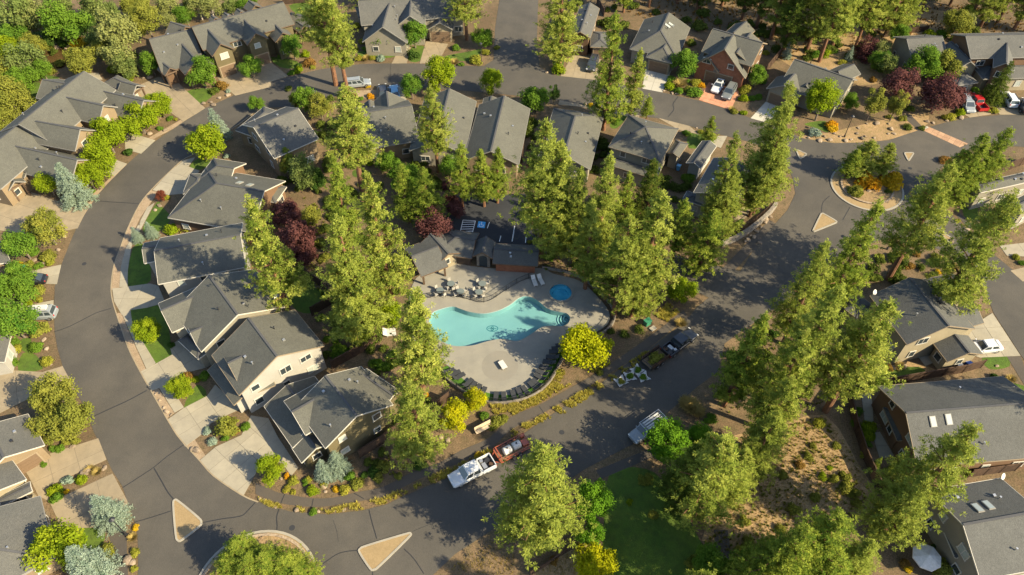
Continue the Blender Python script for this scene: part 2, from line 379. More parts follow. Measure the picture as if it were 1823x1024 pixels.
def road(name, pxs, z, mat=M_asphalt): return sheet(name, gp(pxs), z, mat)
inner = PL(13,(1812,512),(1700,465),(1500,330),(1400,220),(1290,100),(1215,0))+PL(9,(1070,750),(980,590),(900,430),(830,230),(790,100),(780,0))+PL(5,(800,860),(850,720),(900,590),(980,430),(1060,330),(1180,210),(1280,120),(1345,85))
inner += [(372,262),(400,238),(426,221),(450,203),(482,192),(525,190),(570,184),(594,174),(615,157)]+PL(2,(860,605),(1030,610),(1500,640),(1812,670))+PL(3,(340,705),(650,775),(900,815),(1020,830),(1250,885),(1370,920))+[(1295,243),(1330,252),(1360,262),(1385,276),(1402,296),(1411,318),(1416,345),(1402,374),(1372,408),(1345,440),(1318,483),(1290,505),(1262,530)]
outer_top = [(245,1090),(246,1024),(246,980),(244,939),(231,906),(218,866),(200,838),(188,812),(167,769)]+PL(9,(600,860),(520,720),(440,560),(405,440),(385,330),(378,200),(385,0))+PL(5,(440,830),(500,680),(540,590),(620,460),(680,370),(760,280),(890,150),(990,60),(1070,0))+PL(1,(1280,860),(1440,760),(1640,670),(1812,620))+[(485,145)]+PL(2,(230,540),(440,490),(740,450),(960,445),(1150,447),(1330,460),(1600,465),(1670,420),(1680,200),(1710,0),(1720,-160))
outer_top += PL(3,(200,-160),(190,0),(180,300),(200,470),(290,525),(345,535),(590,560),(920,625),(1060,650),(1310,705),(1540,775),(1680,830),(1812,870))+PL(4,(255,970),(480,1005),(700,1000),(860,985),(1100,905),(1260,860),(1430,825),(1640,808),(1812,806))+[(1900,205),(1900,262),(1823,262)]
outer_top += [(1770,258),(1731,265),(1698,280),(1672,303),(1662,330),(1672,355),(1690,380)]
# south-east lane out of the roundabout, then back along the south-west road's far edge
se = [(1725,410),(1765,450),(1792,472),(1850,520),(1900,600),(1900,760),(1865,700),(1817,632),(1769,558),(1751,510),(1715,470),(1680,448),(1640,432),(1605,424),(1576,425)]
sw = [(1530,440),(1480,480),(1420,520),(1370,556),(1320,590),(1290,612),(1278,662),(1240,690),(1215,712),(1180,742),(1159,775),(1121,794),(1044,834),(960,890),(871,947),(810,987),(772,1023),(720,1080)]
nw = [(1262,530),(1240,548),(1220,573),(1160,618),(1121,644),(1060,690),(1000,727),(961,752),(905,792),(876,812),(805,848),(760,866),(709,888),(689,898),(645,909),(582,916),(518,911),(480,901)]
road_poly = [p for p in outer_top+se+sw]+[(500,1090)]
# the loop is a ring: outer boundary with the inner block as a hole
block = inner+nw[1:]
outb = gp(road_poly); blk = gp(block)
roadobj = sheet('road', outb, .03, M_asphalt, holes=(blk,))
road('entry_road', [(1262,530),(1318,483),(1292,478),(1250,466),(1190,452),(1150,450),(1150,480),(1195,500),(1240,520)], .026)
road('parking_lot', [(803,350),(935,345),(945,400),(1000,420),(1100,440),(1180,452),(1190,480),(1100,465),(960,440),(800,432),(790,410)], .022, M_lot)
lot = [(803,345),(900,335),(935,360),(925,440),(792,440)]
# paths
pu = PL(14,(0,375),(120,430),(200,455),(400,485),(550,480),(700,445),(860,415),(960,375),(1100,300),(1280,240),(1440,150),(1640,60))+PL(11,(0,915),(200,830),(400,720),(560,630),(690,545),(850,440),(1000,330),(1150,215),(1210,165))
pl = PL(14,(0,455),(130,510),(300,540),(480,545),(700,510),(880,480),(1000,425),(1150,350),(1300,290),(1480,215),(1660,130))+PL(11,(0,1005),(210,895),(400,790),(590,672),(780,555),(960,440),(1130,300),(1250,235))
PU = smooth_pts(gp(pu), False, 3); PLo = smooth_pts(gp(pl), False, 3)
pathobj = sheet('path', PU+PLo[::-1], .024, M_asphalt2)
def pathpoly(pxs, z=.022, m=M_asphalt2): return sheet('path', gp(pxs), z, m)
pathpoly([(1283,481),(1318,445),(1370,392),(1384,400),(1330,458),(1300,490)])
pathpoly([(1061,838),(1154,800),(1180,790),(1185,802),(1160,815),(1070,853)])
pathpoly(PL(13,(750,690),(870,650),(890,740),(890,900),(905,1100),(820,1100),(800,900),(770,770)))
pathpoly(PL(15,(1420,705),(1520,710),(1545,915),(1435,900)))
pathpoly(PL(4,(950,810),(1010,800),(1100,890),(1060,905)))
pathpoly(PL(12,(1690,490),(1790,490),(1850,680),(1812,690)))
pathpoly(PL(1,(150,280),(300,250),(320,270),(200,290)))
pathpoly(PL(1,(1110,110),(1160,110),(1220,160),(1180,160)))
pathpoly(PL(8,(1360,490),(1460,580),(1430,605),(1340,510)))
# crack seals on the road
def cracks(r, *xy, wd=.13): ribbon('crack_seal', smooth_pts(gp([P(r, *q) for q in xy]), False, 4), wd*rnd.uniform(.8, 1.2), .036, M_crack, roadobj)
cracks(5,(670,405),(760,412),(860,418),(975,425)); cracks(9,(380,320),(480,285),(600,225),(680,185),(780,155)); cracks(9,(640,920),(780,855),(900,800),(1030,730))
cracks(13,(860,412),(980,335),(1080,268),(1170,195),(1290,110)); cracks(13,(1080,275),(1130,360),(1175,440),(1215,490)); cracks(13,(1430,655),(1560,630),(1690,610),(1740,570),(1790,515))
cracks(13,(940,655),(1060,620),(1200,575)); cracks(14,(100,865),(120,790),(150,700),(148,620),(165,560)); cracks(14,(395,1005),(480,940),(590,870),(720,850)); cracks(14,(795,565),(815,650),(850,770))
cracks(14,(1040,840),(1110,910),(1180,1015)); cracks(14,(820,990),(822,1050)); cracks(3,(515,705),(530,660),(535,600),(570,580)); cracks(3,(1100,820),(1140,770),(1135,730),(1170,680)); cracks(8,(390,500),(400,420),(450,370)); cracks(8,(540,540),(590,450))
cracks(2,(945,450),(946,520),(940,600), wd=.06); cracks(1,(1470,790),(1560,840),(1640,880), wd=.06); cracks(14,(545,640),(570,720),(580,790), wd=.04); cracks(14,(1100,720),(1180,685),(1300,640), wd=.05)
for p in ((150,470),(520,940),(1110,165),(1330,500),(1000,770),(300,255),(760,125),(1620,300)):
    g = G(p).xy; sheet('manhole_cover', [g+Vector((math.cos(t), math.sin(t)))*.34 for t in np.linspace(0, 6.2832, 16, endpoint=False)], .037, M_lot, parent=roadobj)
def pcrack(r, *xy): ribbon('crack_seal', gp([P(r, *q) for q in xy]), .1, .03, M_crack, pathobj)
pcrack(14,(175,525),(190,490),(205,455)); pcrack(14,(395,540),(405,488)); pcrack(14,(690,450),(760,490)); pcrack(11,(195,840),(230,890)); pcrack(11,(570,632),(600,668)); pcrack(11,(1080,270),(1130,320))
# kerb edging along the inner edge of the loop and traffic islands
ck = smooth_pts(gp(nw[::-1]), False, 3)
o = kerb_ring('kerb', smooth_pts(gp(inner[:24]), False, 3), .16, .055, M_conct, closed=False); o['kind'] = 'structure'
def island(pxs, z=.13, label=None):
    q = smooth_pts(gp(pxs), True, 3)
    o = sheet('traffic_island', q, z-.015, M_island); kerb_ring('kerb', q, .22, z+.02, M_kerb, o); return o
def tri_px(*c, r=.22):
    out = []
    for i, p in enumerate(c):
        a = Vector(c[i-1]); b = Vector(p); d = Vector(c[(i+1) % len(c)])
        out += [tuple(b+(a-b)*r), tuple(b+((a-b)+(d-b))*r*.26), tuple(b+(d-b)*r)]
    return out
island(tri_px(P(13,1212,474), P(13,1436,658), P(13,1240,808), r=.2))
island(tri_px(P(14,712,840), P(14,1118,718), P(14,822,1008), r=.17))
island(tri_px(P(8,392,490), P(8,505,556), P(8,325,628), r=.14))
island(tri_px(P(8,970,70), P(8,1040,70), P(8,1000,130), r=.2)); island(tri_px(P(8,210,45), P(8,290,80), P(8,240,115), r=.2)); island(tri_px(P(8,1180,590), P(8,1320,680), P(8,1290,705), r=.2))
def roundabout(c, r, r2, nm):
    ring = [c+Vector((math.cos(t), math.sin(t)))*r for t in np.linspace(0, 6.2832, 48, endpoint=False)]
    o = sheet(nm, ring, .1, M_island); kerb_ring('kerb', ring, .3, .15, M_kerb, o)
    ring2 = [c+Vector((math.cos(t), math.sin(t)))*r2 for t in np.linspace(0, 6.2832, 40, endpoint=False)]
    kerb_ring('inner_kerb', ring2, .3, .3, M_rock, o, z0=.09)
    sheet('planting_bed', ring2, .2, M_dry, parent=o); return o
RB = G((1543, 334)).xy; roundabout(RB, 5.7, 4.1, 'roundabout_island')
RB2 = G((455, 1052)).xy; roundabout(RB2, 6.6, 6.15, 'roundabout_island')
# brick crossing band on the right-hand road
slabs('brick_crossing', PL(4,(1080,905),(1130,885),(1420,1010),(1360,1035)), (P(4,1100,900), P(4,1400,1020)), 1.0, M_brick, .045, .015, 'paver')
slabs('concrete_crossing', PL(4,(1060,905),(1130,885),(1145,898),(1075,915)), (P(4,1060,905), P(4,1130,885)), 1.2, M_concw, .052, .015, 'slab')
# parking lot paint
lotm = plain('lot_paint', (.7,.7,.68), .7); blue = plain('badge_blue', (.04,.3,.6), .7)
pa = empty('parking_markings', (0,0,0)); tag(pa, 'white parking stripes and hatched bay painted on the dark parking lot', 'road marking')
def stripe(a, b, wd=.1, m=lotm, z=.03, nm='stripe'): ribbon(nm, [G(a).xy, G(b).xy], wd, z, m, pa)
hA, hB, hC, hD = P(6,1455,540), P(6,1542,546), P(6,1512,662), P(6,1428,655)
lerp = lambda a, b, t: (a[0]+(b[0]-a[0])*t, a[1]+(b[1]-a[1])*t)
stripe(hA, hD); stripe(hB, hC); stripe(hA, hB)
for k in range(7): stripe(lerp(hA, hD, (k+1)/7.2), lerp(hB, hC, max(0, (k+.45)/7.2)), .11)
stripe(P(6,1640,555), P(6,1625,598)); stripe(P(6,1720,650), P(6,1710,690)); stripe(P(6,1812,620), P(6,1800,690)); stripe(P(7,25,580), P(7,5,690)); stripe(P(7,105,650), P(7,100,700)); stripe(P(6,1330,660), P(6,1385,650), .12)
bq = [G(p).xy for p in (P(6,1563,548), P(6,1614,554), P(6,1606,597), P(6,1554,591))]
bb = sheet('badge_square', bq, .03, blue, kind=None, parent=pa)
bc = sum(bq, Vector((0,0)))/4; bx = (bq[1]-bq[0]).normalized(); by = Vector((-bx.y, bx.x))
def badge(pts, wd=.1): ribbon('badge_symbol', [bc+bx*x+by*y for x, y in pts], wd, .036, lotm, bb)
badge([(.35*math.cos(t)-.02, .35*math.sin(t)-.14) for t in np.linspace(2.2, 6.2, 12)]); badge([(-.05,.36),(-.03,-.02),(.28,-.02),(.42,-.36)]); badge([(-.06,.44),(-.06,.56)], .14)

# lawns, dry ground, gravel strips, mulch beds
def lawn(pxs): sheet('lawn', smooth_pts(gp(pxs), True, 3), .014+.0007*rnd.random(), M_lawn)
for r, q in ((5,[(1000,600),(1100,415),(1140,450),(1195,520),(1150,600),(1060,630)]),(5,[(930,740),(1010,720),(1060,960),(900,1000)]),(9,[(915,160),(1130,140),(1200,400),(1205,480),(1095,540),(930,270)]),(9,[(1290,850),(1380,690),(1450,765)]),(5,[(1330,165),(1390,110),(1480,130),(1410,185)]),
        (12,[(780,670),(830,590),(1080,565),(1110,635),(900,665)]),(12,[(1520,500),(1680,480),(1710,560),(1570,580)]),(12,[(1600,710),(1750,680),(1900,760),(1900,960),(1680,800)]),(2,[(235,40),(400,15),(420,110),(340,130)]),(2,[(1320,400),(1480,365),(1600,345),(1500,430)]),
        (2,[(740,360),(980,370),(950,405),(740,405)]),(2,[(1100,330),(1190,330),(1150,430),(1070,420)]),(1,[(80,280),(270,215),(330,240),(200,260)]),(1,[(160,610),(280,580),(250,700),(190,690)]),(1,[(1310,640),(1480,620),(1500,660),(1400,730)]),(4,[(270,870),(420,850),(440,930),(360,900)]),(3,[(740,810),(820,810),(740,900),(690,880)]),
        (3,[(1250,940),(1380,930),(1420,1020),(1250,1040)]),(13,[(550,690),(600,660),(740,730),(680,850),(610,830)]),(7,[(1480,640),(1560,560),(1640,520),(1570,640),(1500,690)]),(3,[(300,420),(370,420),(340,530),(300,500)]),(9,[(130,590),(160,470),(250,480),(300,580)]),(9,[(150,370),(220,370),(200,460),(150,440)]),
        (1,[(890,930),(1000,940),(960,970)]),(1,[(310,530),(420,545),(330,575)]),(2,[(100,400),(290,430),(280,480),(170,470)]),(10,[(230,20),(460,20),(520,110),(380,190),(270,150)]),(4,[(1310,250),(1400,260),(1370,320),(1300,300)]),(6,[(180,880),(290,860),(420,1000),(300,1024)]),(8,[(1390,400),(1480,430),(1480,540),(1390,510)]),(6,[(690,190),(810,200),(780,240),(690,235)]),(12,[(1370,90),(1440,85),(1480,160),(1400,140)])):
    lawn(PL(r, *q))
lawn([(1085,845),(1150,835),(1190,870),(1245,960),(1300,1090),(1085,1090),(1075,950)])
for q in ([(1280,790),(1380,760),(1470,740),(1530,830),(1560,890),(1500,960),(1420,1024),(1400,1090),(1300,1090),(1250,960),(1290,880)],[(1340,50),(1480,20),(1600,60),(1560,150),(1420,125)],[(1590,20),(1680,20),(1700,62),(1580,75)],[(1480,235),(1640,200),(1640,232),(1560,252),(1480,254),(1425,244)],PL(12,(960,530),(1060,540),(1200,590),(1110,620)),PL(15,(150,1024),(420,850),(560,830),(520,1100),(100,1100))):
    sheet('dry_ground', smooth_pts(gp(q), True, 3), .008+.0007*rnd.random(), M_dry)
def gravel(r, *q): sheet('gravel_strip', gp(PL(r, *q)), .012, M_gravel)
gravel(5,(1060,330),(1110,345),(985,520),(930,640),(880,740),(850,860),(835,1030),(780,1030),(800,860),(850,720),(900,590),(980,430)); gravel(9,(800,195),(850,185),(930,380),(1025,585),(985,600),(900,430),(830,230)); gravel(13,(1290,100),(1360,65),(1440,185),(1400,215))
gravel(9,(1060,740),(1110,715),(1225,890),(1170,925)); gravel(1,(1010,985),(1060,985),(1300,860),(1270,840)); gravel(5,(540,590),(680,370),(890,150),(880,140),(660,350),(520,590)); gravel(2,(640,640),(850,630),(850,690),(650,690))
sheet('pond', smooth_pts(gp(PL(1,(290,375),(400,350),(480,335),(510,420),(430,480),(310,480))), True, 3), .02, surf('pond_water', (.05,.03,.012), (.08,.05,.02), .5, rough=.25, spec=.5, fine=.1))

# driveways and pavements, slab by slab
def drive(r, q, d, m=M_conc, cell=2.6, nm='driveway', top=.05, piece='slab'): slabs(nm, PL(r, *q), (P(r, *d[0]), P(r, *d[1])), cell, m, top, .02, piece)
drive(1,[(930,620),(1110,540),(1230,560),(1310,640),(1440,760),(1285,855),(1210,800),(1000,700)],((1230,560),(1440,760)),M_conct,3)
drive(1,[(1510,520),(1650,430),(1900,560),(1900,610),(1650,672),(1560,600)],((1510,520),(1640,672)),M_conct,3)
drive(2,[(0,430),(60,400),(230,535),(0,610)],((0,430),(230,535)),M_conct,3)
drive(1,[(870,920),(1090,985),(990,1080),(880,1050)],((870,920),(1090,985)))
drive(5,[(790,110),(890,145),(800,232),(720,200)],((810,120),(890,145)),M_conc,2)
drive(5,[(-90,260),(180,330),(380,400),(612,462),(545,598),(425,622),(200,640),(-90,600)],((180,330),(612,462)),M_conct,3.2)
drive(5,[(150,915),(430,852),(400,990),(200,985)],((210,900),(430,852)))
drive(9,[(120,150),(376,97),(374,237),(150,215)],((160,140),(376,95)))
drive(9,[(-80,580),(300,602),(440,560),(525,720),(400,700),(200,790),(-80,930)],((0,750),(440,600)),M_conct,3.2)
drive(13,[(140,240),(690,65),(748,215),(345,400),(350,510),(270,470),(200,330)],((200,290),(690,65)),M_conct,3)
drive(13,[(350,515),(790,312),(895,505),(900,650),(720,690),(545,695),(430,690)],((350,510),(790,312)),M_conct,3)
drive(5,[(1070,330),(1180,212),(1285,122),(1370,100),(1322,165),(1400,195),(1340,280),(1290,355),(1180,365)],((1070,330),(1285,122)),M_conc,2.6)
drive(5,[(1035,450),(1085,418),(985,610),(930,700),(920,740),(897,890),(895,1010),(838,1010),(850,860),(882,740),(935,640)],((840,1000),(882,740)),M_conc,1.6,'pavement')
drive(5,[(838,1015),(1050,985),(1110,1000),(1160,1120),(1030,1155),(915,1172),(855,1205),(800,1110),(788,1020)],((895,1000),(1110,1000)),M_conc,2.4)
drive(9,[(852,183),(915,160),(930,270),(1093,538),(1030,585),(940,390)],((860,190),(1030,585)),M_conc,1.6,'pavement')
drive(9,[(1095,542),(1207,480),(1190,420),(1290,350),(1350,480),(1450,540),(1440,572),(1250,622),(1180,690),(1060,735),(985,600)],((985,600),(1207,480)),M_conc,2.4)
drive(9,[(1115,712),(1190,690),(1290,850),(1225,888)],((1115,712),(1225,888)),M_conc,1.6,'pavement')
drive(9,[(1175,935),(1290,853),(1452,770),(1510,690),(1690,860),(1600,900),(1480,960),(1440,1020),(1300,1125),(1225,1020)],((1175,935),(1452,770)),M_conc,2.4)
slabs('driveway', [(356,820),(384,796),(430,775),(447,740),(478,745),(520,828),(490,822),(470,815),(452,850),(434,882),(408,868),(380,846)], ((356,820),(447,745)), 2.4, M_conc, .05, .02)
drive(14,[(120,0),(300,270),(250,330),(180,230),(140,190),(60,120)],((120,0),(300,270)),M_conc,2)
drive(2,[(955,447),(1060,446),(1090,330),(1010,330)],((955,445),(1060,445)),M_conct,2.6)
drive(2,[(1150,447),(1195,290),(1350,310),(1290,420),(1200,445)],((1150,445),(1290,420)),M_conct,2.6)
drive(3,[(345,535),(440,370),(640,390),(600,563)],((345,535),(600,563)),M_conct,2.6)
drive(3,[(920,623),(945,455),(1130,480),(1060,650)],((920,625),(1060,650)),M_concw,2.6)
slabs('paver_driveway', PL(3,(1315,703),(1390,570),(1620,600),(1540,773)), (P(3,1315,703), P(3,1540,773)), 1.15, M_paver, .05, .012, 'paver')
slabs('driveway', [(1336,211),(1372,172),(1395,183),(1374,221)], ((1336,211),(1374,221)), 2.4, M_concw, .05, .02)
drive(4,[(1375,795),(1400,700),(1560,740),(1580,803),(1430,826)],((1380,795),(1580,803)),M_conct,2.6); drive(4,[(1600,730),(1700,700),(1900,740),(1900,805),(1640,806)],((1640,806),(1812,806)),M_conct,2.6)
drive(3,[(340,703),(660,772),(900,812),(890,832),(460,748),(330,735)],((340,703),(900,812)),M_conct,2,'pavement'); drive(3,[(1030,828),(1250,885),(1320,945),(1180,915)],((1030,828),(1250,885)),M_conct,2)
drive(2,[(850,610),(1030,610),(1060,700),(850,700)],((850,610),(1030,610)),M_conc,2.4); drive(3,[(1400,1015),(1450,955),(1515,955),(1470,1040)],((1400,1015),(1450,955)),M_conc,2.2)
drive(12,[(1590,187),(1788,488),(1500,500),(1420,470),(1400,330),(1490,250)],((1590,187),(1788,488)),M_conc,2.6); drive(8,[(1640,720),(1900,690),(1900,800),(1690,790)],((1640,720),(1900,700)),M_conc,2.6); drive(8,[(1715,895),(1900,850),(1900,970),(1800,970)],((1715,895),(1800,970)),M_conct,2.6)
drive(7,[(1555,540),(1610,450),(1700,460),(1640,530)],((1555,540),(1610,450)),M_conct,2,'patio'); drive(12,[(1050,470),(1160,400),(1210,520),(1120,560)],((1050,470),(1160,400)),M_conc,1.6,'patio'); drive(12,[(670,760),(740,740),(760,1000),(700,1000)],((670,760),(700,1000)),M_conc,2,'patio'); drive(16,[(745,30),(800,20),(900,190),(800,210)],((745,30),(800,210)),M_conc,2,'patio')
drive(1,[(560,520),(690,510),(720,560),(640,560)],((560,520),(690,510)),M_conc,2,'patio')

# ------------------------------------------------------------------ houses
CAMP = Vector((0, 0, CAMH))
LM = []                                               # landmarks for labels: (phrase, photo pixel)
class House:
    def __init__(s, name, label, short, wall='tan', trim='tan', roof=0, cat='house', group=None, winw=1.0):
        s.w = []; s.name = name; s.label = label; s.short = short; s.wall = wall; s.trim = trim; s.roof = roof; s.cat = cat; s.group = group; s.extra = []; s.winw = winw; s.sky = []; s.dish = []; s.vents = 4
    def _add(s, o, u, L, w, e, p, ends, **k):
        s.w.append(dict(o=o, u=u, v=Vector((-u.y, u.x)), L=L, w=w, e=e+.013*len(s.w), p=p, ends=ends, **k)); return s
    def R(s, rf, rb, E, e, p=.55, ends='gg', ext=0., **k):            # from the ridge's two ends and one eave corner
        h = e+2
        for _ in range(30):
            a, b, c = G(rf, h).xy, G(rb, h).xy, G(E, e).xy
            u = (b-a).normalized(); w = abs((c-a).dot(Vector((-u.y, u.x)))); h = .5*h+.5*(e+p*w)
        L = (b-a).length+ext
        o = a-u*(w if ends[0] == 'h' else 0); L += (w if ends[0] == 'h' else 0)+(w if ends[1] == 'h' else 0)
        return s._add(o, u, L, w, e, p, ends, **k)
    def C(s, A, B, Cc, e, p=.5, ends='gg', **k):                       # from three eave corners, A to B along the ridge
        a, b, c = G(A, e).xy, G(B, e).xy, G(Cc, e).xy
        u = (b-a).normalized(); n = Vector((-u.y, u.x)); d = (c-a).dot(n); w = abs(d)/2
        return s._add(a+n*d/2, u, (b-a).length, w, e, p, ends, **k)
def roof_pts(w, z=0., g=0.):
    o, u, v, L, hw, e, p = w['o'], w['u'], w['v'], w['L'], w['w'], w['e'], w['p']; r = e+p*hw
    i0 = min(hw, L/2-.01) if w['ends'][0] == 'h' else 0; i1 = min(hw, L/2-.01) if w['ends'][1] == 'h' else 0
    X = lambda s, t, zz: Vector((*(o+u*s+v*t), zz+z))
    return [X(0,-hw,e), X(L,-hw,e), X(L,hw,e), X(0,hw,e), X(i0,0,r), X(L-i1,0,r)], i0, i1
def in_wing(p, w, m=0.):
    q = p.xy-w['o']; a, b = q.dot(w['u']), q.dot(w['v'])
    return -m < a < w['L']+m and abs(b) < w['w']+m
def roof_z(p, w):
    q = p.xy-w['o']; a, b = q.dot(w['u']), abs(q.dot(w['v'])); h = w['e']+w['p']*(w['w']-b)
    if w['ends'][0] == 'h': h = min(h, w['e']+w['p']*a)
    if w['ends'][1] == 'h': h = min(h, w['e']+w['p']*(w['L']-a))
    return h
OH = .42
def add_window(root, c, n, wd, h, seed):
    t = Vector((-n.y, n.x, 0)); r = random.Random(seed)
    f = MB(); M = Matrix((t, Vector((n.x, n.y, 0)), Vector((0,0,1)))).transposed()
    fw = .11
    for dx, dz, sx, sz in ((0, h/2-fw/2, wd, fw), (0, -h/2+fw/2, wd+.14, fw), (-wd/2+fw/2, 0, fw, h-2*fw), (wd/2-fw/2, 0, fw, h-2*fw)): f.box(c+t*dx+Vector((0,0,dz)), (sx, .12, sz), M=M)
    if wd > 1.5: f.box(c, (.07, .1, h-2*fw), M=M)
    o = f.build('window', M_frame, root)
    g = MB().box(c, (wd-2*fw, .05, h-2*fw), M=M).build('pane', M_glassp if r.random() < .35 else M_glass, o)
def add_garage(root, c, n, wd, h, mat):
    t = Vector((-n.y, n.x, 0)); M = Matrix((t, Vector((n.x, n.y, 0)), Vector((0,0,1)))).transposed()
    f = MB(); b = c-Vector((0,0,h/2))
    for dx, dz, sx, sz in ((0, h+.09, wd+.5, .18), (-wd/2-.12, h/2, .2, h), (wd/2+.12, h/2, .2, h)): f.box(b+t*dx+Vector((0,0,dz)), (sx, .14, sz), M=M)
    o = f.build('garage_door', M_trim['tan'], root)
    for k in range(4): MB().box(b+Vector((0,0,h*(k+.5)/4)), (wd, .08, h/4-.03), M=M).build('panel', mat, o)
def build_house(H):
    ctr = sum((w['o']+w['u']*w['L']/2 for w in H.w), Vector((0,0)))/len(H.w)
    root = empty(H.name, (*ctr, 0)); tag(root, H.label, H.cat, H.group)
    base = Vector((*ctr, 0)); hr = random.Random(hash(H.short) % 1000 if False else sum(map(ord, H.short)))
    def B(mb, nm, mat, par): mb.V = [v-base for v in mb.V] if True else mb.V; return mb.build(nm, mat, par)
    rm = M_roof[H.roof]
    for wi, w in enumerate(H.w):
        T = .2; Pt, i0, i1 = roof_pts(w); hip0, hip1 = w['ends'][0] == 'h', w['ends'][1] == 'h'
        V = Pt+[q-Vector((0,0,T)) for q in Pt]
        top = [[0,1,5,4],[2,3,4,5]]+([[3,0,4]] if hip0 else [])+([[1,2,5]] if hip1 else [])
        F = top+[[i+6 for i in f][::-1] for f in top]
        edges = [(0,1),(2,3)]+([(3,0)] if hip0 else [(3,4),(4,0)])+([(1,2)] if hip1 else [(1,5),(5,2)])
        for a, b in edges: F.append([a, a+6, b+6, b])
        m = MB().add(V, F); roof = B(m, 'roof', rm, root)
        w['roof'] = roof
        fb = MB()
        cx = (w['o']+w['u']*w['L']/2)
        for a, b in edges:
            p, q = Pt[a], Pt[b]; d = (q-p).normalized(); n = Vector((d.y, -d.x, 0)).normalized(); mid = (p+q)/2
            if n.xy.dot(mid.xy-cx) < 0: n = -n
            n2 = n*.035; fb.beam(p+n2-Vector((0,0,.085)), q+n2-Vector((0,0,.085)), .05, .16)
        B(fb, 'fascia', M_trim[w.get('trim', H.trim)], roof)
        rc = MB(); up = Vector((0,0,.02)); rl = [(4,5)]
        if hip0: rl += [(0,4),(3,4)]
        if hip1: rl += [(1,5),(2,5)]
        for a, b in rl:
            if (Pt[a]-Pt[b]).length > .2: rc.beam(Pt[a]+up, Pt[b]+up, .26, .06)
        if rc.V: B(rc, 'ridge_cap', M_ridge, roof)
        # walls
        L, hw, o, u, v, e = w['L'], w['w'], w['o'], w['u'], w['v'], w['e']
        if w.get('open'):
            pm = MB()
            for s_ in (OH, L-OH):
                for t_ in (-hw+OH, hw-OH):
                    q = o+u*s_+v*t_; pm = MB().beam((*q, 0), (*q, e-.1), .28, .28); B(pm, 'post', M_trim['brown'], root)
            tr = MB(); a0, a1 = o+u*.1+v*(-hw+.3), o+u*.1+v*(hw-.3)
            tr.beam((*a0, e-.1), (*a1, e-.1), .2, .22); B(tr, 'truss', M_trim['brown'], root)
            continue
        X = lambda s_, t_, z: Vector((*(o+u*s_+v*t_), z))
        hi = e-T+w['p']*OH; hi_r = hi+w['p']*(hw-OH)-.02; hi -= .02
        a, b = OH, L-OH; c, d = -hw+OH, hw-OH
        V = [X(a,c,-.1), X(b,c,-.1), X(b,d,-.1), X(a,d,-.1), X(a,c,hi), X(b,c,hi), X(b,d,hi), X(a,d,hi)]
        F = [[0,1,5,4],[2,3,7,6]]
        if hip1: F.append([1,2,6,5])
        else: V.append(X(b,0,hi_r)); F.append([1,2,6,len(V)-1,5])
        if hip0: F.append([3,0,4,7])
        else: V.append(X(a,0,hi_r)); F.append([3,0,4,len(V)-1,7])
        B(MB().add(V, F), 'wall', WALL[w.get('wall', H.wall)], root)
        # openings
        others = [x for j, x in enumerate(H.w) if j != wi and not x.get('open')]
        sides = [(X(a,c,0), X(b,c,0), -v), (X(b,c,0), X(b,d,0), u), (X(b,d,0), X(a,d,0), v), (X(a,d,0), X(a,c,0), -u)]
        gar = w.get('gar', ())
        if w.get('arch'):
            p0, p1, n2 = sides[3]; n = Vector((n2.x, n2.y, 0)); t = (p1-p0).normalized(); c = (p0+p1)/2+n*.03-base; prof = [(-.6,0),(.6,0),(.6,1.9)]+[(.6*math.cos(k*.3927), 1.9+.45*math.sin(k*.3927)) for k in range(1, 8)]+[(-.6,1.9)]
            V = [c+t*x+Vector((0,0,z)) for x, z in prof]; mk('arch_doorway', V+[v-n*.2 for v in V], [list(range(len(V)))]+[[k, (k+1) % len(V), (k+1) % len(V)+len(V), k+len(V)] for k in range(len(V))], M_glass, root)
            continue
        for si, (p0, p1, n2) in enumerate(sides):
            n = Vector((n2.x, n2.y, 0)); ln = (p1-p0).length; mid = (p0+p1)/2; dr = (p1-p0).normalized()
            if si in gar:
                gw = min(ln-.8, 4.9); add_garage(root, mid-base+n*.03+Vector((0,0,1.12)), n, gw, 2.2, M_garagew if H.trim == 'white' and H.wall == 'white' else M_garage)
            face = n.dot(CAMP-mid) > 0
            gable = (si == 1 and not hip1) or (si == 3 and not hip0)
            ht = e if not gable else e+w['p']*hw*.45
            nz = 1 if ht < 4.3 else 2
            for k in range(nz):
                zc = 1.55+2.75*k
                if zc+.6 > ht-.15 or (k == 0 and si in gar): continue
                cnt = max(1, int(ln/(3.6 if face else 4.6)))
                for j in range(cnt):
                    t = (j+.5)/cnt+hr.uniform(-.06, .06); q = p0+dr*ln*t; q = Vector((q.x, q.y, zc))
                    wd = hr.choice((1.0, 1.2, 1.6))*H.winw; hh = hr.choice((1.1, 1.3))
                    if ln < wd+.6: continue
                    blocked = False
                    for x in others:
                        for sg in (-1, 0, 1):
                            qq = q+n*.5+dr*sg*wd*.6
                            if in_wing(qq, x, -OH) and zc < roof_z(qq, x)+.5: blocked = True
                            if in_wing(qq, x) and x['e']-.5 < zc+.6 and zc-.8 < roof_z(qq, x): blocked = True
                    if not blocked: add_window(root, q-base+n*.04, n, wd, hh, hr.random())
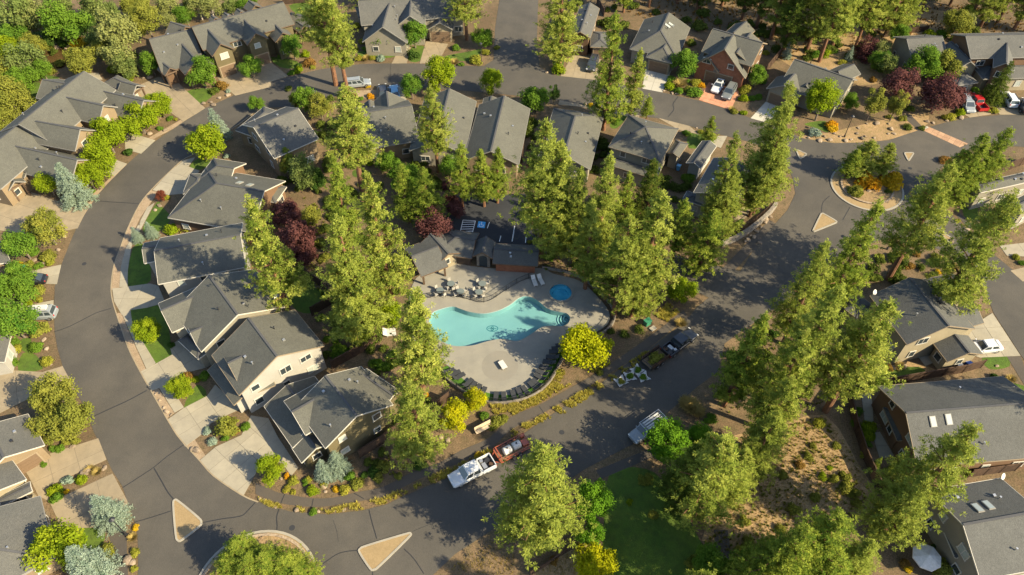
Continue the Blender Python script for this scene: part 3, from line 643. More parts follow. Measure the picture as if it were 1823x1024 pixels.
        # vents on the roof
        if wi == 0 or L*hw > 34:
            for k in range(H.vents):
                s_, t_ = hr.uniform(.2, .8)*L, hr.choice((-1, 1))*hr.uniform(.2, .7)*hw; q = o+u*s_+v*t_; z = roof_z(Vector((*q, 0)), w)
                if any(in_wing(Vector((*q, 0)), x) and roof_z(Vector((*q, 0)), x) > z-.1 for x in H.w if x is not w): continue
                if hr.random() < .5: mb = MB().disc((q.x, q.y, z-.1), .07, .55, 8).disc((q.x, q.y, z+.42), .12, .08, 8)
                else: mb = MB().box((q.x, q.y, z+.08), (.3, .3, .24), math.atan2(u.y, u.x))
                B(mb, 'roof_vent', M_metal if hr.random() < .6 else M_black, roof)
    def hit(px):
        d = Vector(ray(*px)); best = None
        for w in H.w:
            t = 0.0
            lo, hi = 40., 260.
            for k in range(800):
                t = lo+(hi-lo)*k/800; q = CAMP+d*t
                if in_wing(q, w) and q.z < roof_z(q, w):
                    if best is None or t < best[0]: best = (t, q, w)
                    break
        return best
    for px in H.sky:
        hb = hit(px)
        if not hb: continue
        _, q, w = hb; sg = 1 if (q.xy-w['o']).dot(w['v']) > 0 else -1
        ue = Vector((*w['u'], 0)); dn = Vector((w['v'].x*sg, w['v'].y*sg, -w['p'])).normalized(); nn = ue.cross(dn).normalized()
        if nn.z < 0: nn = -nn; 
        M = Matrix((ue, dn, nn)).transposed(); q = Vector((q.x, q.y, roof_z(q, w)))
        fo = B(MB().box(q+nn*.06, (.75, 1.3, .16), M=M), 'skylight', M_trim['grey'], w['roof']); B(MB().box(q+nn*.09, (.6, 1.15, .14), M=M), 'pane', M_glassp, fo)
    for px in H.dish:
        hb = hit(px)
        if not hb: continue
        _, q, w = hb; q = Vector((q.x, q.y, roof_z(q, w))); m = MB().tube([q, q+Vector((0,0,.5))], .04, 6)
        ax = Vector((.5, -.6, .6)).normalized(); c = q+Vector((0,0,.55)); rot = ax.to_track_quat('Z', 'Y'); V = [c]; F = []
        for k in range(14): V.append(c+rot@Vector((.42*math.cos(k*.449), .36*math.sin(k*.449), .1)))
        for k in range(14): F.append([0, 1+k, 1+(k+1) % 14])
        m.add(V, F); B(m, 'satellite_dish', M_white, w['roof'])
    LM.append((H.short, proj((ctr.x, ctr.y, 3))))
    return root
HS = []
def house(*a, **k): h = House(*a, **k); HS.append(h); return h

# upper left townhouses
h = house('townhouse', 'grey-roofed townhouse row with three tan front gables at the upper left', 'the tan-gabled townhouse row', 'tan', 'grey', 1)
h.R(P(1,590,500), P(1,130,870), P(1,800,640), 5.0, .5).R(P(1,1005,705), P(1,600,612), P(1,840,815), 3.4, .7, gar=(3,)).R(P(1,722,740), P(1,460,682), P(1,645,862), 4.9, .8).R(P(1,560,908), P(1,250,850), P(1,425,1040), 4.9, .8)
h.R(P(1,955,600), P(1,850,572), P(1,890,665), 3.2, .7, open=True).C(P(1,735,580), P(1,900,660), P(1,950,590), 3.1, .5, 'hh').R(P(1,300,560), P(1,470,590), P(1,255,690), 4.5, .6)
h = house('townhouse', 'lower grey townhouse with tan gable beside the grey-blue spruce on the left', 'the townhouse by the blue spruce', 'tan', 'grey', 1)
h.R(P(1,120,880), P(5,-260,180), P(5,330,40), 4.2, .5).R(P(5,540,118), P(5,60,10), P(5,270,235), 3.4, .75, gar=(3,)).R(P(5,100,268), P(5,20,195), P(5,35,305), 2.9, .7, open=True).R(P(5,185,205), P(5,60,160), P(5,150,235), 3.0, .7)
# upper row
h = house('townhouse', 'long grey townhouse row with brown front gables along the top left', 'the brown-gabled townhouse row', 'olive', 'brown', 1)
h.R(P(1,1345,190), P(2,195,15), (408,76), 5.2, .55).R((392.5,78), (368,50), (375,97), 5.2, .85, gar=(3,)).R((455,59.5), (433,33), (440,80), 5.2, .85, gar=(3,)).R((503.5,58.5), (477,30), (489,74), 4.2, .75)
h.R(P(2,338,185), P(2,285,150), P(2,300,225), 3.0, .7, open=True).C(P(2,180,150), P(2,380,195), P(2,300,100), 3.0, .45, 'hh').R(P(1,1195,155), P(1,1300,190), P(1,1145,235), 4.6, .7)
h.R(P(1,1745,5), P(1,1790,40), P(1,1700,50), 5.2, .7).R(P(1,1485,112), P(1,1510,130), P(1,1450,135), 5.2, .7).R(P(1,1575,92), P(1,1600,110), P(1,1540,115), 5.2, .7).R(P(1,1665,65), P(1,1690,85), P(1,1630,90), 5.2, .7)
h = house('townhouse', 'low grey end unit with timber porch left of the brown-gabled row', 'the timber-porch end unit', 'brown', 'brown', 1)
h.R(P(1,1045,275), P(1,1345,205), P(1,1250,480), 3.2, .5).R(P(1,1375,418), P(1,1268,300), P(1,1300,530), 3.2, .75, gar=(3,)).R(P(1,1190,478), P(1,1135,435), P(1,1135,515), 3.0, .75, open=True)
h = house('duplex_house', 'wide grey duplex at the top edge with tan garage gable', 'the duplex at the top edge', 'sage', 'grey', 0)
h.R(P(2,720,5), P(2,1440,-60), P(2,1190,135), 4.6, .5).R(P(2,1288,158), P(2,1300,20), P(2,1195,240), 2.9, .6, gar=(3,), wall='cream').R(P(2,1080,110), P(2,1090,0), P(2,990,160), 4.6, .75).R(P(2,890,190), P(2,945,5), P(2,765,245), 3.2, .75)
h.C(P(2,725,130), P(2,860,110), P(2,850,30), 3.0, .45, 'hg')
h = house('house', 'small grey house half hidden behind the big top pine', 'the half-hidden top house', 'brown', 'tan', 0)
h.C(P(3,620,60), P(3,555,265), P(3,420,220), 4.4, .5, 'gg').C(P(3,690,225), P(3,690,335), P(3,555,320), 2.9, .3, 'hh', gar=(1,))
h = house('house', 'grey hip-roofed house above the bright white driveway', 'the house with white driveway', 'sage', 'grey', 1); h.sky = [P(3,1095,185), P(3,1120,178)]
h.C(P(3,1255,195), P(3,1165,410), P(3,825,355), 3.1, .5, 'gh').C(P(3,1000,310), P(3,945,400), P(3,1130,440), 3.0, .5, 'gh', gar=(1,))
h = house('house', 'steep-gabled brick and stone house above the salmon paver driveway', 'the brick house with salmon driveway', 'brown', 'tan', 1)
h.R(P(3,1415,200), P(3,1765,300), P(3,1300,350), 5.0, .55).R(P(3,1497,345), P(3,1558,245), P(3,1635,560), 3.0, .95, wall='brick', gar=(3,)).R(P(3,1378,400), P(3,1440,330), P(3,1440,525), 2.8, .9, wall='stone').R(P(3,1650,150), P(3,1560,230), P(3,1700,225), 5.0, .6)
h.C(P(3,1680,455), P(3,1775,310), P(3,1560,250), 4.8, .5)
h = house('house', 'low grey house with twin front dormers below the forest', 'the twin-dormer house', 'sage', 'grey', 1)
h.R(P(4,205,415), P(4,612,556), P(4,500,748), 3.0, .55).R(P(4,130,598), P(4,205,515), P(4,15,612), 2.9, .65, gar=(3,)).R(P(4,283,598), P(4,345,530), P(4,235,600), 3.2, .7).R(P(4,620,452), P(4,510,500), P(4,685,512), 3.0, .5)
h = house('house', 'grey-roofed house behind the purple plum trees', 'the house behind purple plums', 'sage', 'grey', 0)
h.R(P(4,990,270), P(4,1240,255), P(4,1100,420), 4.0, .5).R(P(4,1440,430), P(4,1300,290), P(4,1345,515), 3.6, .7, wall='cream').C(P(4,1350,600), P(4,1490,580), P(4,1440,510), 2.8, .35, 'hh')
h = house('house', 'tall dark-sided two-storey house at the upper right edge', 'the two-storey house upper right', 'brown', 'grey', 0)
h.R(P(4,1405,250), P(4,2050,235), P(4,1520,408), 5.6, .5).R(P(4,1690,440), P(4,1695,300), P(4,1600,415), 5.6, .9).C(P(4,1525,555), P(4,2050,540), P(4,1900,430), 3.0, .3, 'hh', wall='cream')
# row along the inner side of the top road
h = house('house', 'grey two-storey house at the bend beside the lime maple', 'the house at the road bend', 'tan', 'white', 0)
h.C((488,282), (567,247), (425,225), 5.0, .5).C((419,232), (470,190), (500,214), 3.2, .5, 'hh', gar=())
h = house('house', 'grey house with two small front gables behind parked blue car', 'the twin-gable house', 'tan', 'grey', 1)
h.R(P(2,690,800), P(2,1095,738), P(2,1030,1005), 3.6, .5).R(P(2,920,640), P(2,935,770), P(2,1055,730), 3.4, .7).R(P(2,797,700), P(2,805,780), P(2,858,742), 3.4, .7)
h = house('house', 'long grey gabled house left of the matching middle house', 'the left long gabled house', 'sage', 'grey', 1)
h.R(P(2,1360,622), P(2,1265,990), P(2,1545,722), 3.3, .5)
h = house('house', 'long grey gabled house above the parking lot with tan rear wall', 'the house above the parking lot', 'tan', 'grey', 1)
h.R(P(2,1745,672), P(6,1650,55), P(3,125,800), 3.4, .5).C(P(2,1600,690), P(2,1560,880), P(2,1700,760), 3.2, .4)
h = house('house', 'grey hip-roofed house right of the parking-lot house', 'the hip-roofed row house', 'sage', 'grey', 1)
h.C((1075,205), (1051,302), (980,212), 3.3, .5, 'hg')
h = house('house', 'two-storey grey hip house with rear windows over low porch roof', 'the two-storey hip house', 'sage', 'tan', 1)
h.C(P(7,682,25), P(7,1045,132), P(3,1180,905), 5.2, .45, 'hh', wall='sage').C(P(7,690,70), P(7,1000,165), P(7,920,225), 2.9, .2, 'hh').C(P(7,1240,5), P(7,1175,100), P(7,1085,75), 3.0, .45, 'hg')
h = house('house', 'dark-roofed house with white side wall above the curved stone wall', 'the house above the stone wall', 'white', 'white', 2)
h.C(P(7,1690,190), P(7,1560,440), P(7,1270,360), 5.0, .4, 'gg').C(P(7,1440,20), P(7,1330,175), P(7,1240,120), 3.0, .45, 'gg').C(P(7,1235,335), P(7,1400,390), P(7,1370,450), 2.9, .25, 'hh')
# inner left block
h = house('house', 'broad brown-walled house with multi-hip roof and two skylights', 'the house with two skylights', 'brown', 'white', 1); h.sky = [P(5,1680,282), P(5,1752,297)]
h.R((470,340.5), (385.6,326.4), (500.5,321), 3.3, .5, 'gh').C((380,282), (438,291), (372,332), 3.2, .5, 'hg').C((325.5,345), (338.8,310), (376,330), 3.0, .4, 'hh', gar=(0,)).C(P(6,50,400), P(6,130,290), P(6,185,352), 2.9, .35, 'hh')
h = house('house', 'white-walled grey house shaded by the tall left pine', 'the white house by tall pine', 'white', 'white', 1)
h.C(P(5,1110,988), P(5,1722,868), P(5,1690,560), 5.2, .42).C(P(5,1012,842), P(5,1400,760), P(5,1000,703), 5.15, .42)
h = house('house', 'cream-walled grey house with tall gable and roof dish', 'the cream gabled house', 'sage', 'white', 1); h.dish = [P(10,150,92)]
h.R((423,560), (372,490), P(10,178,112), 5.1, .5).R((287,553), (370,517), (302.5,593.5), 5.0, .5).R((338.8,592), (384.7,571.5), (356.8,620), 4.8, .5).C(P(9,1250,380), P(9,1390,510), P(9,1330,320), 3.0, .4, 'hh')
h = house('house', 'cream grey-roofed house with low front garage roof, second in its row', 'the cream house with low garage', 'white', 'tan', 1)
h.R((493,634), (442,566), P(10,490,430), 5.1, .5).R((405.8,647), (474.7,613), (430.7,690), 5.0, .5).C(P(9,1640,832), P(9,1455,590), P(9,1600,520), 2.9, .35, 'gg', gar=(0,)).C((436,707), (490,686), (476,668), 3.1, .35, 'hg')
h = house('house', 'olive-walled house with stepped roof beside the white pickup road', 'the olive-walled house', 'olive', 'white', 1)
h.R((635,740), P(10,490,625), P(10,985,857), 5.2, .5).R((520,733.6), (560,711), (545.3,773.6), 4.9, .45, 'gg', ext=1.5).C(P(14,260,130), P(10,60,840), P(10,420,640), 2.9, .4, 'gg', gar=(0,)).C((537,824), (518,795), (597,794), 2.7, .5, 'gg', wall='olive').C(P(10,780,578), P(10,1010,735), P(10,980,857), 5.0, .35, 'gg')
# outer left houses
h = house('house', 'grey garage-fronted house at the left edge above tan driveway', 'the left-edge garage house', 'tan', 'white', 0)
h.C(P(13,310,112), P(9,195,895), P(13,-200,300), 3.1, .45, 'gg', gar=(3,))
h = house('house', 'small grey gabled house at the left edge beside low conifers', 'the small left-edge house', 'cream', 'white', 0)
h.C(P(13,182,352), P(13,60,185), P(13,-300,460), 3.1, .45, 'gg').C(P(13,225,435), P(13,10,540), P(13,0,470), 2.6, .2)
h = house('house', 'large grey roof in the bottom left corner behind blue spruces', 'the bottom-left corner house', 'tan', 'grey', 0)
h.C(P(13,280,470), P(13,385,900), P(13,-500,1150), 3.1, .4, 'gh').C(P(13,330,925), P(13,160,1024), P(13,60,900), 2.9, .4)
h = house('house', 'grey roof corner at the left edge above the parked dark car', 'the left-edge roof corner', 'tan', 'white', 0)
h.C(P(5,75,835), P(5,10,690), P(5,-320,860), 3.0, .45)
h = house('house', 'pale house end at the left edge below the parked silver car', 'the pale left-edge house end', 'white', 'white', 0)
h.C(P(9,30,530), P(9,75,345), P(9,-260,400), 3.0, .4)
# right-hand houses
h = house('house', 'cream two-storey house with dark roof beside the right-hand lane', 'the cream right-hand house', 'cream', 'tan', 2); h.dish = [P(12,750,62)]
h.R((1690,580), P(8,1010,942), P(12,990,405), 5.0, .45).R(P(12,1430,465), P(12,1325,332), P(12,1282,538), 2.9, .45).R(P(12,1490,160), P(12,1330,205), P(12,1500,265), 4.6, .5).R(P(8,1400,960), P(8,1140,1010), P(12,1370,90), 4.4, .5).C(P(12,555,160), P(12,640,225), P(12,760,140), 3.0, .3, 'hh')
h = house('house', 'wide dark-roofed house with skylights behind brown fence on the right', 'the skylight house on right', 'brown', 'tan', 2); h.sky = [P(12,1170,950), P(12,1275,940)]
h.R((1613,735), (1850,716), P(12,812,697), 3.8, .5).C(P(12,825,850), P(16,925,80), P(16,1010,80), 2.8, .3, 'hh').C(P(12,1490,730), P(12,1500,790), P(12,1640,720), 4.0, .3)
h = house('house', 'dark-roofed house in the bottom right corner by white umbrella', 'the bottom-right corner house', 'sage', 'white', 2); h.sky = [P(16,1480,560), P(16,1555,540)]; h.dish = [P(16,1640,350)]
h.R((1715,934), (1850,910), P(16,1370,392), 5.0, .45).C(P(16,1240,690), P(16,1330,900), P(16,1420,880), 2.9, .25, 'hh')
h = house('house', 'pale-gabled house with dark triple window at the right edge', 'the triple-window right-edge house', 'sage', 'white', 1)
h.C(P(8,1510,345), P(8,1950,245), P(8,1700,230), 4.2, .5).C(P(8,1812,490), P(8,1950,420), P(8,1780,380), 4.2, .45)
# pool house
h = house('pool_house', 'pool house with stone arch gable and dark grey roof above the deck', 'the pool house', 'stone', 'brown', 2, 'pool house'); h.vents = 2; h.winw = .8
h.C((877,469), (957,474), (960,438), 2.1, .45, 'gg', wall='brick').R((798.7,451.4), (766.6,415.7), (779.8,475.5), 2.3, .55, wall='cream').R((812,423), (846,427.5), (829,459), 2.1, .45, 'hg', wall='dark').R((858.6,449.5), (863,431), (840,465), 2.45, .75, ext=1.2, arch=True)
h.R((732.6,457), (780,439), (737.8,498), 2.3, .4, 'gg', open=True)
for h in HS: build_house(h)

# ------------------------------------------------------------------ vegetation meshes
nr = np.random.default_rng(5)
def unit(n):
    v = nr.normal(size=(n, 3)); return v/np.linalg.norm(v, axis=1, keepdims=True)
def tri_mesh(name, V, tint, k=3):                     # V: (n*k,3) points, one polygon per k points
    n = len(V)//k; me = bpy.data.meshes.new(name)
    me.vertices.add(len(V)); me.vertices.foreach_set('co', V.astype(np.float32).ravel())
    me.loops.add(len(V)); me.loops.foreach_set('vertex_index', np.arange(len(V), dtype=np.int32))
    me.polygons.add(n); me.polygons.foreach_set('loop_start', np.arange(0, len(V), k, dtype=np.int32))
    at = me.attributes.new('tint', 'FLOAT', 'FACE'); at.data.foreach_set('value', tint.astype(np.float32))
    me.materials.append(LEAF['pine']); me.update(calc_edges=True); return me
def tufts(C, R, nb, wd, up=.35, tintc=None, flat=1.0, rk=.75):   # needle tufts: nb blades round each centre
    n = len(C); d = unit(n*nb).reshape(n, nb, 3); d[..., 2] = d[..., 2]*flat+up; d /= np.linalg.norm(d, axis=2, keepdims=True)
    ln = R[:, None]*nr.uniform(.65, 1.1, (n, nb)); s = C[:, None]+d*(R[:, None, None]*.12)
    tip = C[:, None]+d*ln[..., None]; out = C*np.array([1, 1, 0]); out = out/(np.linalg.norm(out, axis=1, keepdims=True)+.3)+np.array([0, 0, .55]); side = np.cross(d, out[:, None]+rk*unit(n*nb).reshape(n, nb, 3)); side /= np.linalg.norm(side, axis=2, keepdims=True)+1e-6
    wv = side*(wd*nr.uniform(.7, 1.3, (n, nb))[..., None]); mid = s*.35+tip*.65
    V = np.stack([s, mid+wv, tip, mid-wv], 2).reshape(-1, 3)
    t = np.clip((tintc[:, None] if tintc is not None else nr.random((n, 1)))+nr.normal(0, .12, (n, nb)), 0, 1).ravel()
    return V, t
def leaves(C, size, out=None, tintc=None, tilt=.6):       # leaf cards
    n = len(C); nrm = unit(n)*tilt+(out if out is not None else np.array([0, 0, 1.])); nrm /= np.linalg.norm(nrm, axis=1, keepdims=True)
    a = np.cross(nrm, unit(n)); a /= np.linalg.norm(a, axis=1, keepdims=True)+1e-6; b = np.cross(nrm, a)
    s = size*nr.uniform(.7, 1.3, (n, 1)); a = a*s; b = b*s*.62
    V = np.stack([C-a, C+b, C+a, C-b], 1).reshape(-1, 3)
    t = np.clip((tintc if tintc is not None else nr.random(n))+nr.normal(0, .1, n), 0, 1); return V, t
def pine_mesh(i, H=20., R=3.4, bare=.2, slim=1., nb=25):
    C = []; Tn = []; limbs = []
    lean = nr.normal(0, .25, 2)
    nw_ = int(26*(1-bare)+6); lob = nr.uniform(.75, 1.2, 7)
    for k in range(nw_):
        f = (k+nr.random()*.6)/nw_; z = H*(bare+(1-bare)*f*.97); tr = (z-H*bare)/(H*(1-bare))
        prof = min(1, (tr+.12)/.24)*(1-tr)**.76*1.2+.05
        for b in range(int(nr.integers(4, 7))):
            az = nr.random()*6.283; L = R*slim*prof*nr.uniform(.6, 1.12)*(.82+.3*lob[int(az)]*.6)
            dz = nr.uniform(-.05, .28)*L*(1-.5*tr)+(.35*L*tr); bx = np.array([math.cos(az), math.sin(az), 0.])
            base = np.array([lean[0]*z/H, lean[1]*z/H, z-.25*L]); tip = base+bx*L+np.array([0, 0, dz+.2*L]); limbs.append((base, tip, .05+.02*L))
            m = max(3, int(L*5.2)); tb = np.clip(nr.normal(.5, .3), 0, 1)
            for j in range(m):
                g = .38+.62*(j+nr.random()*.7)/m; sp = .16*L*g+.12
                C.append(base+(tip-base)*g+nr.normal(0, sp, 3)*np.array([1, 1, .55])); Tn.append(np.clip(tb+nr.normal(0, .28), 0, 1))
    for k in range(8): C.append(np.array([lean[0], lean[1], H*(.9+.1*k/7)])+nr.normal(0, .2, 3)*(1-k/9)); Tn.append(.7)
    C = np.array(C); Tn = np.array(Tn); Rr = nr.uniform(.27, .5, len(C))
    V, t = tufts(C, Rr, nb, .038, .3, Tn, 1., .55)
    crown = tri_mesh(f'pine_crown_{i}', V, t, 4)
    mb = MB(); mb.tube([(0,0,-.2),(lean[0]*.3,lean[1]*.3,H*.3),(lean[0]*.7,lean[1]*.7,H*.7),(lean[0],lean[1],H*.97)], [.36,.29,.16,.03], 8)
    for a, b, r in limbs[::2]: mb.tube([a, (a+b)/2+np.array([0,0,-.05]), b], [r, r*.6, .015], 4, False)
    tr_ = bpy.data.meshes.new(f'pine_trunk_{i}'); tr_.from_pydata([tuple(v) for v in mb.V], [], mb.F); tr_.materials.append(M_bark); return crown, tr_
def decid_mesh(i, n=7600, lobes=26, size=.15, asp=1., R=3., gap=.5, trunk=M_barkg, up=False):
    # crown of radius R centred at z = Z0
    Z0 = .55+R*asp; C = []; O = []; T = []
    dirs = unit(lobes*3); dirs = dirs[dirs[:, 2] > -.75][:lobes]; cen = []
    for d in dirs:
        rr = nr.uniform(.48, .86); c = d*R*rr*np.array([1, 1, asp]); cen.append((c, R*nr.uniform(.2, .42), np.clip(nr.normal(.5, .28), 0, 1)))
    cen += [(nr.normal(0, .1*R, 3), R*.66, .5), (nr.normal(0, .1*R, 3), R*.6, .42), (np.zeros(3), R*.5, .4)]; per = n//len(cen)
    for c, r, tb in cen:
        d = unit(per); d[:, 2] = np.abs(d[:, 2])*np.where(nr.random(per) < .72, 1, -1); rad = r*nr.uniform(.45, 1.22, (per, 1))
        p = c+d*rad*np.array([1, 1, .8+.2*asp]); C.append(p); O.append(d*.9+np.array([0, 0, .35])); sub = np.sin(p[:, 0]*5+p[:, 1]*4)*.08
        T.append(np.clip(tb+sub, 0, 1))
    C = np.concatenate(C); O = np.concatenate(O); T = np.concatenate(T); C[:, 2] += Z0
    V, t = leaves(C, size, O, T, .8); crown = tri_mesh(f'leaf_crown_{i}', V, t, 4)
    mb = MB(); mb.tube([(0,0,-.2),(.03,.02,Z0*.5),(.05,0,Z0)], [.2,.15,.07], 7)
    for c, r, _ in cen[:-3:2]: mb.tube([(0.03,.02,Z0*.45), Vector(c)*.5+Vector((0,0,Z0*.9)), Vector(c)+Vector((0,0,Z0))], [.08,.05,.02], 5, False)
    tm = bpy.data.meshes.new(f'leaf_trunk_{i}'); tm.from_pydata([tuple(v) for v in mb.V], [], mb.F); tm.materials.append(trunk); return crown, tm
def spruce_mesh(i, H=7., R=2.4):
    C = []; T = []; 
    for k in range(26):
        f = k/26; z = .3+H*.95*f; rad = R*(1-f)**.85+.12
        for b in range(max(5, int(15*(1-f)+4))):
            az = nr.random()*6.283; L = rad*nr.uniform(.8, 1.08); tb = nr.random()
            for g in np.linspace(.3, 1, max(3, int(L*4))):
                C.append([math.cos(az)*L*g, math.sin(az)*L*g, z-.16*L*g+nr.normal(0, .05)]); T.append(np.clip(tb+.25*(g-.6), 0, 1))
    C = np.array(C)+nr.normal(0, .05, (len(C), 3)); V, t = tufts(C, nr.uniform(.2, .32, len(C)), 12, .03, .25, np.array(T), .6)
    crown = tri_mesh(f'spruce_crown_{i}', V, t, 4); mb = MB().tube([(0,0,-.1),(0,0,H*.9)], [.16,.02], 7)
    tm = bpy.data.meshes.new(f'spruce_trunk_{i}'); tm.from_pydata([tuple(v) for v in mb.V], [], mb.F); tm.materials.append(M_barkg); return crown, tm
def shrub_mesh(i, n=1500, size=.1, asp=.8, lob=12, kind='leaf'):   # unit radius, sits on the ground
    if kind == 'grass':
        n = n//4; az = nr.random(n)*6.283; r0 = nr.random(n)**.7*.35; d = np.stack([np.cos(az)*nr.uniform(.3, 1.1, n), np.sin(az)*nr.uniform(.3, 1.1, n), nr.uniform(.5, 1.1, n)], 1)
        s = np.stack([np.cos(az)*r0, np.sin(az)*r0, np.zeros(n)], 1); m = s+d*.55; tip = s+d*np.array([1, 1, .82]); sd = np.stack([-np.sin(az), np.cos(az), np.zeros(n)], 1)*.035
        V = np.stack([s, m+sd, tip, m-sd], 1).reshape(-1, 3); return tri_mesh(f'tuft_{i}', V, nr.random(n), 4)
    C = []; O = []; T = []; d0 = unit(lob*3); d0 = d0[d0[:, 2] > -.05][:lob]; per = n//(len(d0)+1)
    for c, r in [(d*np.array([.58, .58, .5*asp])*nr.uniform(.7, 1.25), nr.uniform(.25, .55)) for d in d0]+[(np.zeros(3), .62)]:
        d = unit(per); d[:, 2] = np.abs(d[:, 2]); p = c+d*r*nr.uniform(.55, 1.2, (per, 1))*np.array([1, 1, asp]); tb = nr.random(); C.append(p); O.append(d); T.append(np.full(per, tb*.6+.2))
    C = np.concatenate(C); C[:, 2] = np.maximum(C[:, 2]+.12, .02); V, t = leaves(C, size, np.concatenate(O), np.concatenate(T), .7); return tri_mesh(f'shrub_{i}', V, t, 4)
PINES = [pine_mesh(i, 20, R, b, s) for i, (R, b, s) in enumerate(((3.2,.12,1.),(2.9,.18,.95),(3.4,.1,1.),(2.8,.14,.9),(3.2,.24,1.),(3.0,.1,1.),(2.7,.2,1.),(3.3,.3,1.)))]
PTALL = [pine_mesh(10+i, 20, R, b, 1.) for i, (R, b) in enumerate(((2.9,.42),(3.2,.36)))]
DEC = [decid_mesh(i) for i in range(4)]+[decid_mesh(4, asp=1.35, lobes=28), decid_mesh(5, asp=1.35, lobes=28)]
DEC_SPARSE = [decid_mesh(8+i, 4200, 22, .17, 1.1) for i in range(2)]
DEC_COL = [decid_mesh(12, 4600, 16, .2, 2.2)]
BIRCH = [decid_mesh(14+i, 4200, 22, .15, 1.25, trunk=M_barkw) for i in range(2)]
SPR = [spruce_mesh(i) for i in range(2)]
SHR = [shrub_mesh(i) for i in range(6)]; TUFT = [shrub_mesh(10+i, kind='grass') for i in range(2)]
AUTO = []                                             # (object, phrase, photo pixel)
def recolor(o, m):
    o.material_slots[0].link = 'OBJECT'; o.material_slots[0].material = m
def place(name, pair, loc, s, sz, leaf, phrase, cat, group, px, trunk=None):
    root = empty(name, loc, rnd.random()*6.283); root.scale = (s, s, sz); tag(root, None, cat, group)
    c = link('crown', pair[0], root); recolor(c, LEAF[leaf]); t = link('trunk', pair[1], root)
    AUTO.append((root, phrase, px)); return root
PN = {'pine': 'tall yellow-green pine', 'pineg': 'green pine', 'pined': 'dark green pine'}
def pine(x, y, h, leaf='pine', wide=1., pool_=None, base=False):
    if base: g = G((x, y))
    else: g = G((x, y), h); g.z = 0
    pl_ = pool_ or PINES; p = pl_[rnd.randrange(len(pl_))]; k = h/20
    ph = PN[leaf]
    if pl_ is PTALL: ph = 'tall pine with bare lower trunk'
    elif h < 15: ph = ph.replace('tall ', 'small ') if 'tall' in ph else 'small '+ph
    q = proj((g.x, g.y, h*.55))
    return place('pine_tree', p, g, (k**.6)*wide*rnd.uniform(.95, 1.05), k, leaf, ph, 'pine tree', 'pine trees of the neighbourhood', q)
DN = {'lime': 'lime-green leafy tree', 'green': 'mid-green leafy tree', 'emerald': 'vivid green leafy tree', 'dark': 'dark green leafy tree', 'olive': 'olive-green leafy tree', 'yellow': 'bright yellow tree', 'purple': 'purple-leaved plum tree', 'dusty': 'dull green leafy tree', 'pale': 'pale feathery tree', 'redb': 'small red-leaved tree', 'gold': 'golden leafy tree'}
def tree(x, y, rpx, leaf='green', asp=1., kind=None):
    r = rpx*mpp((x, y), 3)
    pl_ = kind or (DEC_COL if asp >= 1.9 else DEC[4:] if asp > 1.15 else DEC[:4])
    ma = {True: 2.2}.get(asp >= 1.9, 1.35 if asp > 1.15 else 1.0)
    if kind is DEC_SPARSE: ma = 1.1
    if kind is BIRCH: ma = 1.25
    s = r/3.; sz = s*asp/ma; zc = sz*(.55+3*ma)
    g = G((x, y), zc); g.z = 0
    ph = DN[leaf]+(' with white trunk' if kind is BIRCH else '')+('' if asp < 1.9 else ' of narrow shape')
    return place('leafy_tree' if leaf != 'purple' else 'plum_tree', pl_[rnd.randrange(len(pl_))], g, s*1.08, sz*1.05, leaf, ph, 'tree', 'leafy trees of the neighbourhood', (x, y))
def spruce(x, y, rpx, leaf='blue', hk=1.):
    r = rpx*mpp((x, y), 2.5); s = r/2.4; sz = s*hk; g = G((x, y), 2.6*sz); g.z = 0
    return place('spruce_tree', SPR[rnd.randrange(2)], g, s, sz, leaf, 'silver-blue spruce' if leaf == 'blue' else 'dark green spruce', 'spruce tree', 'spruces in the gardens', (x, y))
SN = {'g': ('green', 'rounded green shrub'), 'l': ('lime', 'lime-green shrub'), 'y': ('ochre', 'yellow-green shrub'), 'd': ('dark', 'dark green shrub'), 'o': ('orange', 'orange shrub'), 'b': ('blue', 'blue-grey shrub'), 't': ('straw', 'straw-coloured grass clump'), 'w': ('blue', 'pale silvery shrub'), 'r': ('rust', 'rust-brown shrub'), 'v': ('olive', 'olive-green shrub'), 'k': ('gold', 'golden shrub'), 'p': ('purple', 'purple shrub')}
def shrub(x, y, rpx, c, asp=1.):
    r = rpx*mpp((x, y), .5); g = G((x, y), r*.4); g.z = 0; lf, ph = SN[c]
    me = TUFT[rnd.randrange(2)] if c == 't' else SHR[rnd.randrange(6)]
    o = link('grass_clump' if c == 't' else 'shrub', me, None, g); o.rotation_euler = (0, 0, rnd.random()*6.283); o.scale = (r*1.12, r*1.12*rnd.uniform(.78, 1.15), r*asp*rnd.uniform(.9, 1.1)*1.1)
    recolor(o, LEAF[lf]); tag(o, None, 'shrub' if c != 't' else 'grass clump', 'garden shrubs'); AUTO.append((o, ph, (x, y))); return o

